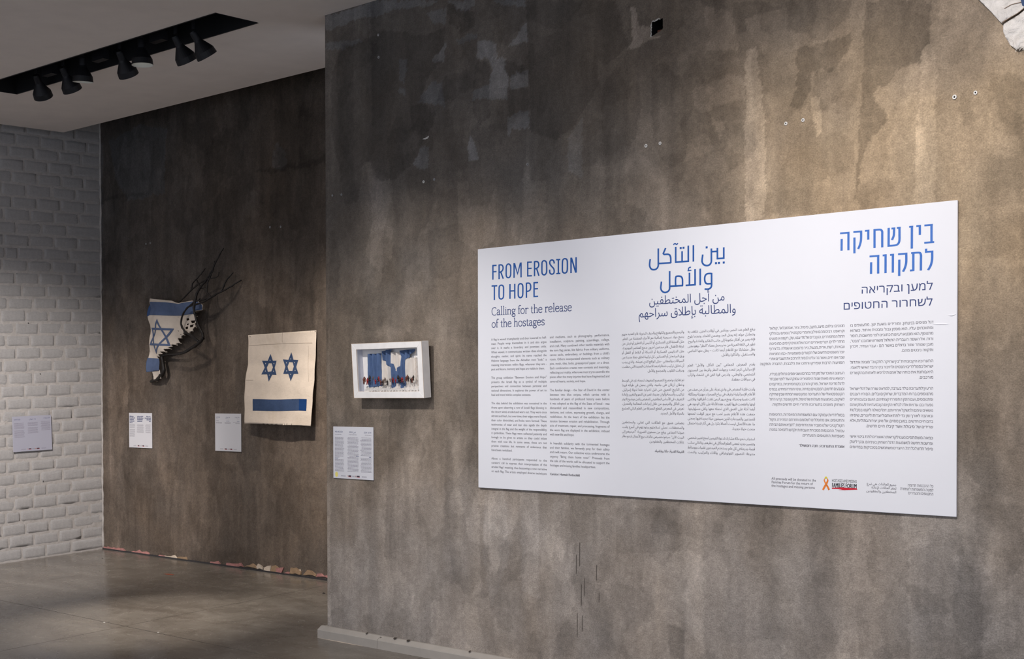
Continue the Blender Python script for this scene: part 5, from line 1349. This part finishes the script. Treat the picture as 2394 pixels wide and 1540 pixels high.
# ------------------------------------------------------------------ framed box with folded cloth and little figures
fb = empty('shadow_box', (-4.8903, -.0105, 1.374), (.065, 0, 0))
tag(fb, 'white wooden box frame with folded blue and white cloth and tiny figures', 'artwork')
BWd, BHt, BD, BR_ = .539, .2985, .060, .035
def mitred(name, a, m):
    V, F = a
    return mesh_obj(name, V, F, m, fb)
hw = BWd / 2
def rail(x0, x1, z0, z1, xi0, xi1, zi0, zi1, horizontal):
    """one mitred rail of the frame: outer face, inner lip, depth"""
    pass
O = [(-hw, 0), (hw, 0), (hw, BHt), (-hw, BHt)]
I = [(-hw + BR_, BR_), (hw - BR_, BR_), (hw - BR_, BHt - BR_ + .002), (-hw + BR_, BHt - BR_ + .002)]
for k in range(4):
    k2 = (k + 1) % 4
    V = []
    for (x, z) in (O[k], O[k2], I[k2], I[k]):
        V.append((x, -BD, z))
    for (x, z) in (O[k], O[k2], I[k2], I[k]):
        V.append((x, -.006 if (x, z) in (O[k], O[k2]) else -BD + .010, z))
    F = [(0, 1, 2, 3), (4, 7, 6, 5), (0, 4, 5, 1), (3, 2, 6, 7), (0, 3, 7, 4), (1, 5, 6, 2)]
    bm = bmesh.new()
    bv = [bm.verts.new(v) for v in V]
    for f in F: bm.faces.new([bv[i] for i in f])
    bmesh.ops.bevel(bm, geom=list(bm.edges), offset=.0009, segments=1, affect='EDGES')
    bm_obj('frame_rail', bm, M['frame_white'], fb)
# bare wood line at the outer front arris and the inner lip
for (pts, y) in ((O, -BD - .0003), (I, -BD + .004)):
    path = [(x, y, z) for x, z in pts] + [(pts[0][0], y, pts[0][1])]
    V, F = [], []
    for a, b in zip(path[:-1], path[1:]):
        v, f = tube([a, b], [.0007, .0007], 5); n = len(V); V += v; F += [tuple(i + n for i in q) for q in f]
    mesh_obj('worn_edge', V, F, M['frame_wood'], fb)
V, F = [], []
ix, iz0, iz1 = hw - BR_ + .004, BR_ - .004, BHt - BR_ + .006
for q in (((-ix, iz0), (-ix, iz1)), ((ix, iz1), (ix, iz0)), ((-ix, iz1), (ix, iz1)), ((ix, iz0), (-ix, iz0))):
    n = len(V); (xa, za), (xb3, zb) = q
    V += [(xa, -BD + .009, za), (xb3, -BD + .009, zb), (xb3, -.006, zb), (xa, -.006, za)]; F.append((n, n + 1, n + 2, n + 3))
mesh_obj('inner_lining', V, F, M['frame_inner'], fb)
V, F = box_vf(-hw + .004, hw - .004, -.008, -.003, .004, BHt - .004)
mesh_obj('backing_panel', V, F, M['frame_white'], fb)
def pleat_y(x, z, a=.0045): return -.024 - a * (math.sin(x * 175) + .35 * math.sin(x * 410 + z * 30)) - .004 * math.cos(z * 9)
def cut_cloth(name, poly, m, fy, parent, step=.004, holes=(), thick=.0006, smooth=True):
    """triangulated piece of cloth from a 2-D outline, displaced by fy(x, z)"""
    xs_ = [p[0] for p in poly]; zs_ = [p[1] for p in poly]
    dense = []
    for i in range(len(poly)):
        a = Vector(poly[i]); b = Vector(poly[(i + 1) % len(poly)]); k = max(1, int((b - a).length / (step * 1.6)))
        for s in range(k): dense.append(a.lerp(b, s / k))
    pts = list(dense); n = len(pts)
    faces = [list(range(n))]; edges = []
    for h in holes:
        b0 = len(pts); pts += [Vector(p) for p in h]; edges += [(b0 + i, b0 + (i + 1) % len(h)) for i in range(len(h))]
    gx = np.arange(min(xs_) + step / 2, max(xs_), step); gz = np.arange(min(zs_) + step / 2, max(zs_), step)
    GX, GZ = np.meshgrid(gx, gz); ins = pip(GX, GZ, poly)
    pts += [Vector((float(a), float(b))) for a, b in zip(GX[ins], GZ[ins])]
    r = delaunay_2d_cdt(pts, edges, faces, 1, 1e-6)
    vv = r[0]; ff = r[2]
    if holes:
        keep = []
        for f in ff:
            c = sum((vv[i] for i in f), Vector((0, 0))) / len(f)
            if not any(bool(pip(np.array([c.x]), np.array([c.y]), h)[0]) for h in holes): keep.append(f)
        ff = keep
    o = mesh_obj(name, [(v.x, fy(v.x, v.y), v.y) for v in vv], [tuple(f) for f in ff], m, parent, smooth)
    if thick:
        s = o.modifiers.new('thickness', 'SOLIDIFY'); s.thickness = thick
    return o
# local coordinates of the artwork are measured from the box's bottom centre; the tilt is small enough to ignore
cut_cloth('white_cloth', ART_WHITE, M['cloth_white_box'], lambda x, z: pleat_y(x, z, .0085), fb, .005)
for p in ART_BLUE:
    cut_cloth('blue_cloth', p, M['flag_blue_box'], lambda x, z: pleat_y(x, z, .0085) - .0022, fb, .005)
P = []
for i in range(40): P.append((.2 + .004 * math.sin(i * 1.1), -.040, .245 - i * .0044))
v, f = tube(P, [.0006] * len(P), 5)
mesh_obj('stitched_thread', v, f, M['frame_wood'], fb)
# crumpled white base
V, F = [], []
for i in range(61):
    for j in range(9):
        x = -.20 + i * .0070; z = .037 + j * .003 + .003 * math.sin(i * 1.9 + j)
        V.append((x, -.050 + j * .0035 + .004 * math.sin(i * 1.3 + j * .8), z))
for i in range(60):
    for j in range(8):
        a = i * 9 + j; F.append((a, a + 9, a + 10, a + 1))
mesh_obj('crumpled_base_cloth', V, F, M['cloth_bright'], fb, smooth=True)
def figurine(x, z, h, k, seed):
    r = random.Random(seed); V, F = [], []
    s = h * 1.18; lean = r.uniform(-.08, .08); st = r.uniform(.05, .13)
    def add(path, rad):
        v, f = tube(path, rad, 6); n = len(V); V.extend(v); F.extend([tuple(i + n for i in q) for q in f])
    hip = (lean * s * .3, 0, .47 * s); neck = (lean * s, 0, .82 * s)
    add([(-st * s, 0, 0), (-st * s * .7, 0, .24 * s), hip], [.042 * s, .06 * s, .09 * s])
    add([(st * s, 0, 0), (st * s * .8, 0, .24 * s), hip], [.042 * s, .06 * s, .09 * s])
    add([(hip[0], 0, .42 * s), (hip[0], 0, .52 * s), (lean * s * .8, 0, .74 * s), neck], [.12 * s, .135 * s, .16 * s, .05 * s])
    for sg in (-1, 1):
        a = r.uniform(.12, .22) * sg
        add([(neck[0] + sg * .09 * s, 0, .76 * s), (neck[0] + a * s, 0, .60 * s), (neck[0] + a * s * .9, -.02 * s, .46 * s)], [.05 * s, .042 * s, .03 * s])
    add([(neck[0], 0, .80 * s), (neck[0], 0, .85 * s), (neck[0], 0, .92 * s), (neck[0], 0, .99 * s)], [.035 * s, .062 * s, .068 * s, .02 * s])
    o = mesh_obj('figurine', V, F, M['fig%d' % k], fb, smooth=True)
    o.location = (x, -.052 + r.uniform(-.003, .003), z)
for i, (x, z, h, k) in enumerate(FIGURES): figurine(x, z, h, k, i)

# ------------------------------------------------------------------ canvas with two stars
XLc, XRc, ZT = -7.783, -6.9975, 1.8555
can = empty('canvas_hanging', (XLc, 1.26, 1.17))
tag(can, 'hanging natural canvas with two blue six-pointed stars and a blue band', 'artwork')
def interp(x, xp, yp): return float(np.interp(x, xp, yp))
def canvas_P(s, t):
    """s 0..1 left to right, t 0..1 bottom to top -> local point"""
    z = t * .687
    yl = interp(t, [0, .2, .47, .66, 1], [-.052, -.050, -.044, -.014, -.011])
    yr = interp(t, [0, .17, .46, .68, 1], [-.066, -.054, -.035, -.021, -.011])
    y = yl * (1 - s) + yr * s
    mid = math.sin(math.pi * s)
    y -= mid * (.016 * (1 - t) + .004) + .0022 * math.sin(s * 21 + t * 3) * (1 - t * .7) + .0016 * math.sin(t * 26 + s * 5)
    x = s * (XRc - XLc) + .0015 * math.sin(t * 17)
    zz = z + .002 * math.sin(s * 9) * (1 - t) - .006 * s * (1 - t) * 0
    return (x, y, zz)
def on_canvas(name, pts_st, m, lift, parent, step=.014):
    xs_ = pts_st
    o = cut_cloth(name, xs_, m, lambda a, b: 0.0, parent, step, thick=0)
    for v in o.data.vertices:
        p = canvas_P(v.co.x, v.co.z)
        v.co = (p[0], p[1] - lift, p[2])
    return o
out = [(0, 0)] + [(s, .0 + (.006 if k % 2 else 0)) for k, s in enumerate(np.linspace(.3, .55, 9))] + [(1, -.012), (1, 1), (0, .985)]
o = on_canvas('canvas_sheet', [(float(a), float(b)) for a, b in out], M['canvas'], 0.0, can, .02)
sm = o.modifiers.new('thickness', 'SOLIDIFY'); sm.thickness = .0016; sm.offset = 1
def six_star(cx, cy, pts, hole, name):
    o_ = on_canvas(name, pts, M['cloth_blue'], .0016, can, .012)
    return o_
def zc(x, y):
    """crop position -> (s, t) on the canvas"""
    top = 122 + (x - 130) * (80 - 122) / 978.0; bot = 1410 + (x - 75) * (1440 - 1410) / 953.0
    t = (bot - y) / (bot - top)
    xl = interp(y, [122, 560, 800, 1100, 1410], [130, 130, 85, 75, 75]); xr = interp(y, [80, 500, 800, 1200, 1440], [1108, 1095, 1075, 1048, 1028])
    return ((x - xl) / (xr - xl), t)
STAR_A = [(475, 415), (515, 512), (568, 512), (538, 612), (565, 715), (503, 712), (458, 812), (432, 708), (343, 710), (392, 612), (352, 512), (440, 514)]
HOLE_A = [(452, 548), (497, 548), (513, 608), (490, 665), (440, 672), (424, 610)]
STAR_B = [(770, 392), (805, 500), (870, 505), (845, 606), (870, 705), (805, 705), (766, 808), (733, 703), (664, 703), (698, 600), (662, 493), (738, 500)]
HOLE_B = [(750, 533), (795, 536), (812, 598), (790, 663), (742, 660), (728, 596)]
for S_, H_, wh in ((STAR_A, HOLE_A, [(475, 505), (408, 553), (530, 553), (405, 662), (522, 664), (463, 720)]), (STAR_B, HOLE_B, [(771, 488), (714, 543), (824, 543), (714, 660), (828, 657), (767, 712)])):
    st = [zc(*p) for p in S_]; hl = [zc(*p) for p in H_]
    o_ = cut_cloth('star_patch', st, M['cloth_blue'], lambda a, b: 0.0, can, .012, holes=[hl], thick=0)
    for v in o_.data.vertices:
        p = canvas_P(v.co.x, v.co.z); v.co = (p[0], p[1] - .0030, p[2])
    for w_ in wh:
        s_, t_ = zc(*w_); p = canvas_P(s_, t_)
        V = [(p[0], p[1] - .0036, p[2] - .006), (p[0] + .0045, p[1] - .0036, p[2]), (p[0], p[1] - .0036, p[2] + .006), (p[0] - .0045, p[1] - .0036, p[2])]
        mesh_obj('star_stud', V, [(0, 1, 2, 3)], M['fray'], can)
on_canvas('blue_band', [zc(*p) for p in [(212, 1062), (500, 1066), (880, 1066), (880, 1232), (500, 1230), (208, 1228)]], M['cloth_blue'], .0030, can, .02)
on_canvas('blue_band', [zc(*p) for p in [(880, 1066), (985, 1070), (978, 1238), (880, 1232)]], M['cloth_deep'], .0030, can, .02)['label'] = 'brighter deep blue end of the band'
def seam(pts, r=.0007, m='thread'):
    P = []
    for a, b in zip(pts[:-1], pts[1:]):
        for k in range(10):
            q = zc(a[0] + (b[0] - a[0]) * k / 10, a[1] + (b[1] - a[1]) * k / 10); p = canvas_P(*q); P.append((p[0], p[1] - .0026, p[2]))
    v, f = tube(P, [r] * len(P), 5); mesh_obj('seam', v, f, M[m], can)
seam([(138, 292), (645, 268), (1100, 262)]); seam([(645, 100), (645, 268)], .0006); seam([(100, 790), (228, 793)], .0005); seam([(1005, 300), (1005, 880)], .0004)
for q in ((162, 162), (1098, 95)):
    p = canvas_P(*zc(*q)); v, f = lathe([(.0035, .0), (0, .0015)], 8)
    mesh_obj('nail', [(p[0] + a, p[1] - .003 - c, p[2] + b) for a, b, c in v], f, M['black'], can)

# ------------------------------------------------------------------ torn flag on a branch
def wave(x, z): return 1.158 + .014 * math.sin((x + 9) * 17 + z * 4) + .007 * math.sin(z * 33 + x * 9) + .022 * max(0, (x + 8.85)) + .02 * max(0, 1.45 - z)
FOX, FOZ = FLAG_OUT[0]
fg = empty('torn_flag', (-9.05, 1.1, 1.5))
tag(fg, 'torn blue and white flag with a six-pointed star, draped on the branch', 'flag')
loc = lambda pts: [(x + 9.05, z - 1.5) for x, z in pts]
def fl_piece(name, pts, m, lift, holes=(), step=.012, base=wave):
    return cut_cloth(name, loc(pts), m, lambda a, b: base(a - 9.05, b + 1.5) - 1.1 - lift, fg, step, holes=[loc(h) for h in holes], thick=.0012)
fl_piece('flag_sheet', FLAG_OUT, M['cloth_white'], 0.0, FLAG_HOLES)
fl_piece('upper_stripe', FLAG_STRIPE, M['flag_blue'], .0022)
fl_piece('folded_edge', FOLD, M['flag_blue_dark'], .0040)
fl_piece('lower_stripe', FLAG_LOW, M['flag_blue'], .0022)
fl_piece('hanging_tail', FLAG_TAIL, M['cloth_white'], -.004)
V, F = [], []
for tri in FLAG_STAR:
    pts = loc(tri)
    dens = []
    for i in range(3):
        a = Vector(pts[i]); b = Vector(pts[(i + 1) % 3])
        for k in range(10): dens.append(a.lerp(b, k / 10))
    stroke2d([(p.x, p.y) for p in dens], .0082, 1.15, True, V, F)
V, F = union2d(V, F)
mesh_obj('flag_star', [(a, wave(a - 9.05, b + 1.5) - 1.1 - .0034, b) for a, b in V], F, M['flag_blue'], fg)
# frayed threads along the torn edge
V, F = [], []
rr = random.Random(4)
torn = FLAG_OUT[12:40]
for i, (x, z) in enumerate(torn):
    for k in range(3):
        y = wave(x, z); a = rr.uniform(-.6, .2)
        p0 = (x + rr.uniform(-.006, .006) + 9.05, y - 1.1, z - 1.5 + rr.uniform(-.005, .005)); L_ = rr.uniform(.010, .03)
        p1 = (p0[0] + L_ * math.cos(a), p0[1] - .003, p0[2] + L_ * math.sin(a))
        v, f = tube([p0, p1], [.0011, .0005], 4); n = len(V); V += v; F += [tuple(q + n for q in ff) for ff in f]
o = mesh_obj('frayed_threads', V, F, M['cloth_white'], fg); o['kind'] = 'stuff'
brn = empty('tree_branch', (-8.9, 1.1, 1.35))
tag(brn, 'bare blackened forked branch fixed to the far wall, holding the torn flag', 'branch')
for i, path in enumerate(BRANCH):
    P3 = [(p[0] + 8.9, p[2] - 1.1, p[1] - 1.35) for p in path]; rad = [p[3] for p in path]
    C = catmull(P3, 4); rC = np.interp(np.linspace(0, len(rad) - 1, len(C)), range(len(rad)), rad)
    C = [c + Vector((rr.uniform(-1, 1), rr.uniform(-1, 1), rr.uniform(-1, 1))) * .0016 for c in C]
    v, f = tube(C, [float(a) * (1 + .12 * math.sin(k * 1.9)) for k, a in enumerate(rC)], 8, .15)
    mesh_obj('limb' if i < 2 else 'twig', v, f, M['bark'], brn, smooth=True)

# ------------------------------------------------------------------ cloth corner at the upper right
CC = CORNER_CLOTH
ccl = empty('cloth_hanging', (-1.6, 0, 2.75))
tag(ccl, 'bright white worn cloth with a ragged corner at the top right', 'artwork')
def ccw(x, z): return -.020 - .006 * math.sin((x * 1.2 + z) * 26) - .0035 * math.sin((x * .55 - z) * 75 + 3 * math.sin(x * 20)) - .0016 * math.sin((x * .5 - z) * 190 + 2 * math.sin(x * 31 + z * 12)) - .05 * max(0, x + 1.60)
top = [(x + 1.6, z - 2.75) for x, z in CC[:5]]
upper = top + [(-1.35 + 1.6, 2.93 - 2.75), (-1.20 + 1.6, 3.30 - 2.75), (-1.95 + 1.6, 3.14 - 2.75)]
cut_cloth('upper_cloth', upper, M['cloth_bright'], lambda a, b: ccw(a - 1.6, b + 2.75) - .004, ccl, .007, thick=.0015)
low = [(x + 1.6, z - 2.75) for x, z in CC[5:]] + [(.10, -.065), (.26, -.02), (.26, .17), (-.052, .012)]
cut_cloth('lower_cloth', low, M['cloth_bright'], lambda a, b: ccw(a - 1.6, b + 2.75), ccl, .007, thick=.0015)
def line_on(pts, r, m, name):
    P = catmull([(x + 1.6, ccw(x, z) - .0068, z - 2.75) for x, z in pts], 4)
    v, f = tube(P, [r] * len(P), 5); mesh_obj(name, v, f, M[m], ccl)
line_on([(-1.657, 2.7655), (-1.63, 2.779), (-1.60, 2.7935), (-1.575, 2.808), (-1.50, 2.85)], .0011, 'thread', 'seam')
line_on([(-1.648, 2.8155), (-1.632, 2.823), (-1.62, 2.827), (-1.60, 2.829), (-1.58, 2.8315)], .0011, 'thread', 'tear')
for (x, z, w) in ((-1.645, 2.7725, .002),):
    v, f = lathe([(w, .0), (0, .001)], 8); mesh_obj('nail', [(x + 1.6 + a, ccw(x, z) - .0068, z - 2.75 + b) for a, b, c in v], f, M['thread'], ccl)
V, F = [], []
for i in range(16):
    x = -1.608 + rr.uniform(0, .03); z = 2.662 + rr.uniform(-.004, .006)
    v, f = tube([(x + 1.6, ccw(x, z), z - 2.75), (x + 1.6 + rr.uniform(-.012, .012), -.03, z - 2.75 - rr.uniform(.008, .018))], [.0006, .0003], 4); n = len(V); V += v; F += [tuple(q + n for q in ff) for ff in f]
o = mesh_obj('frayed_threads', V, F, M['fray'], ccl); o['kind'] = 'stuff'
poly_part('blue_fragment', [(.012, .086), (.03, .092), (.05, .075), (.045, .050), (.018, .062)], M['cloth_blue'], ccl, -.034)

# ------------------------------------------------------------------ wall plugs
def plug(x, z, y0, r, label, m='plug', group=None):
    e = empty('wall_plug', (x, y0, z)); tag(e, label, 'wall plug', group)
    v, f = lathe([(r * .42, .001), (r * .45, .0035), (r * .95, .0035), (r, .002), (r, 0)], 18)
    mesh_obj('collar', [(a * .92, -c, b) for a, b, c in v], f, M[m], e, smooth=True)
    v, f = lathe([(r * .44, .0012), (0, .0012)], 14)
    mesh_obj('bore', [(a * .92, -c, b) for a, b, c in v], f, M['hole'], e)
W0 = -.0012
plug(-3.2687, 2.5212, W0, .0082, 'left white wall plug of the pair above the middle of the text panel')
plug(-3.1918, 2.5229, W0, .0078, 'right, duller wall plug of the pair above the middle of the text panel')
plug(-2.5610, 2.5231, W0, .0080, 'left wall plug of the pair beside the pale plaster strip')
plug(-2.4821, 2.5263, W0, .0080, 'right wall plug of the pair beside the pale plaster strip')
plug(-1.8449, 2.5240, W0, .0092, 'left, larger wall plug of the pair at upper right below the white cloth')
plug(-1.7645, 2.5278, W0, .0080, 'right wall plug of the pair at upper right below the white cloth')
plug(-4.6864, 2.5145, W0, .0072, 'single bright wall plug high above the framed box')
plug(-4.6080, 2.5180, W0, .0068, 'dull wall plug just right of the bright one above the framed box', 'plug_grey')
plug(-3.9715, 2.5216, W0, .0072, 'dull wall plug above the left end of the text panel', 'plug_grey')
plug(-5.4067, 2.5169, W0, .0062, 'grey wall plug closest to the free edge of the near wall', 'plug_grey')
plug(-5.3312, 2.5138, W0, .0062, 'grey wall plug second from the free edge of the near wall', 'plug_grey')
plug(-5.0281, 3.3514, W0, .0072, 'ragged grey plug near the ceiling, upper of two', 'plug_grey')
plug(-5.0254, 3.2299, W0, .0072, 'ragged grey plug near the ceiling, lower of two', 'plug_grey')
plug(-9.1520, 2.6525, 1.2585, .0085, 'left plug of the pair on the far wall above the torn flag', 'plug_grey')
plug(-9.0900, 2.6547, 1.2585, .0075, 'right plug of the pair on the far wall above the torn flag', 'plug_grey')
plug(-7.5278, 2.6494, 1.2585, .0085, 'left plug of the pair on the far wall above the two-star canvas', 'plug_grey')
plug(-7.4029, 2.6416, 1.2585, .0085, 'right plug of the pair on the far wall above the two-star canvas', 'plug_grey')

# ------------------------------------------------------------------ track spotlights in the ceiling slot
HEAD = [(.019, .010), (.022, .0), (.023, -.046), (.027, -.056), (.052, -.098), (.0620, -.116), (.0650, -.152)]
INNER = [(.0650, -.152), (.0610, -.150), (.053, -.118), (.040, -.104), (.036, -.100)]
def lamp(x, head_top_z, tilt_dir, label, inner_bright):
    e = empty('track_spotlight', (x, -.335, H + .145)); tag(e, label, 'spotlight', 'spotlights in the ceiling slot')
    v, f = box_vf(-.055, .055, -.016, .016, -.028, .0); mesh_obj('track_adapter', v, f, M['black'], e)
    top = Vector((0, 0, head_top_z - (H + .145)))
    v, f = tube([(0, 0, -.02), (0, 0, top.z + .02)], [.012, .012], 10); mesh_obj('stem', v, f, M['black'], e)
    d = Vector(tilt_dir).normalized()
    q = d.to_track_quat('-Z', 'Y')
    def place(V_): return [top + q @ Vector(p) for p in V_]
    v, f = lathe(HEAD, 28); v = place(v)
    ho_ = mesh_obj('lamp_head', v, f, M['black'], e, smooth=False)
    v, f = lathe([(.019, .011), (.0, .012)], 20); mesh_obj('pivot', place(v), f, M['black'], e)
    v, f = lathe(INNER, 28); mesh_obj('reflector', place(v), f, M['reflector'], ho_, smooth=True)
    v, f = lathe([(.0360, -.1015), (0, -.1015)], 24); mesh_obj('lens', place(v), f, M['lens'], ho_)
    pos = Vector((x, -.335, H + .145)) + top + q @ Vector((0, 0, -.158))
    return pos, d
LAMPS = [
 (-8.030, 3.556, (-.46, .70, -1), 'track spotlight at the left end of the slot, pointed at the far wall', 38),
 (-7.690, 3.550, (-.23, .70, -1), 'second track spotlight from the left, its head hanging clear of the slot', 38),
 (-7.452, 3.580, (-.10, .08, -1), 'third track spotlight from the left, glowing rim seen, aimed down', 260),
 (-7.022, 3.540, (-.25, .70, -1), 'fourth track spotlight from the left, partly behind the lit one', 38),
 (-6.783, 3.573, (.02, .04, -1), 'fifth track spotlight from the left, its glowing lens seen', 280),
 (-6.425, 3.523, (-.04, .70, -1), 'second track spotlight from the right end of the slot', 145),
 (-6.247, 3.518, (.085, .75, -1), 'rightmost track spotlight in the ceiling slot', 225)]
for x, zt, d, lab, pw in LAMPS:
    pos, dd = lamp(x, zt, d, lab, True)
    down = abs(d[1]) < .2
    tgt = Vector((-6.80, -.30, 0)) if down else Vector((pos.x + d[0] * .4, 1.26, .8 if x < -6.6 else 1.15))
    spot('spot_beam', pos, tgt, pw, 34 if down else 60, 1.0, (1.0, .91, .82), .03)
for x, z in ((-7.860, 3.565), (-7.240, 3.555), (-6.600, 3.560)):
    e = empty('driver_box', (x, -.335, z)); tag(e, {-7.86: 'black driver box between the first two track spotlights', -7.24: 'black driver box between the third and fourth track spotlights', -6.6: 'black driver box right of the fifth track spotlight'}[x], 'driver box')
    v, f = box_vf(-.065, .065, -.022, .022, -.028, .03); mesh_obj('housing', v, f, M['black'], e)
    v, f = box_vf(-.06, .06, -.010, .010, .03, H + .145 - z); mesh_obj('mount', v, f, M['black'], e)

# ------------------------------------------------------------------ scraps on the floor
def scrap(name, x, y, s, m, label, cat='scrap', seed=1):
    r = random.Random(seed); n = 7; z = SLOPE * y
    pts = [(x + s * (1 + r.uniform(-.4, .3)) * math.cos(2 * math.pi * k / n), y + s * .7 * (1 + r.uniform(-.4, .3)) * math.sin(2 * math.pi * k / n)) for k in range(n)]
    V = [(a, b, z + .0005 + SLOPE * (b - y)) for a, b in pts] + [(a * .3 + x * .7, b * .3 + y * .7, z + s * .35) for a, b in pts]
    F = [(i, (i + 1) % n, n + (i + 1) % n, n + i) for i in range(n)] + [tuple(range(n, 2 * n))]
    tag(mesh_obj(name, V, F, m), label, cat)
scrap('dark_scrap', -6.535, .905, .014, M['hole'], 'small black scrap on the floor beside the near wall edge', seed=2)
scrap('plaster_crumb', -6.421, -.485, .009, M['white_plaster'], 'small white crumb on the floor right of the pale scuffs', 'crumb', 3)
scrap('plaster_crumb', -6.965, -.506, .011, M['white_plaster'], 'white crumb on the floor joint at the left of the pale scuffs', 'crumb', 4)
scrap('plaster_crumb', -9.35, .95, .010, M['hole'], 'dark crumb on the floor near the brick corner', 'crumb', 5)
V = [(-8.215, .77), (-8.15, .765), (-8.10, .778), (-8.12, .80), (-8.19, .80)]
tag(mesh_obj('red_paint_mark', [(x, y, SLOPE * y + .0008) for x, y in V], [(0, 1, 2, 3, 4)], plain('red_paint', (.34, .09, .05), .5), None), 'faint red paint mark on the concrete floor', 'paint mark')
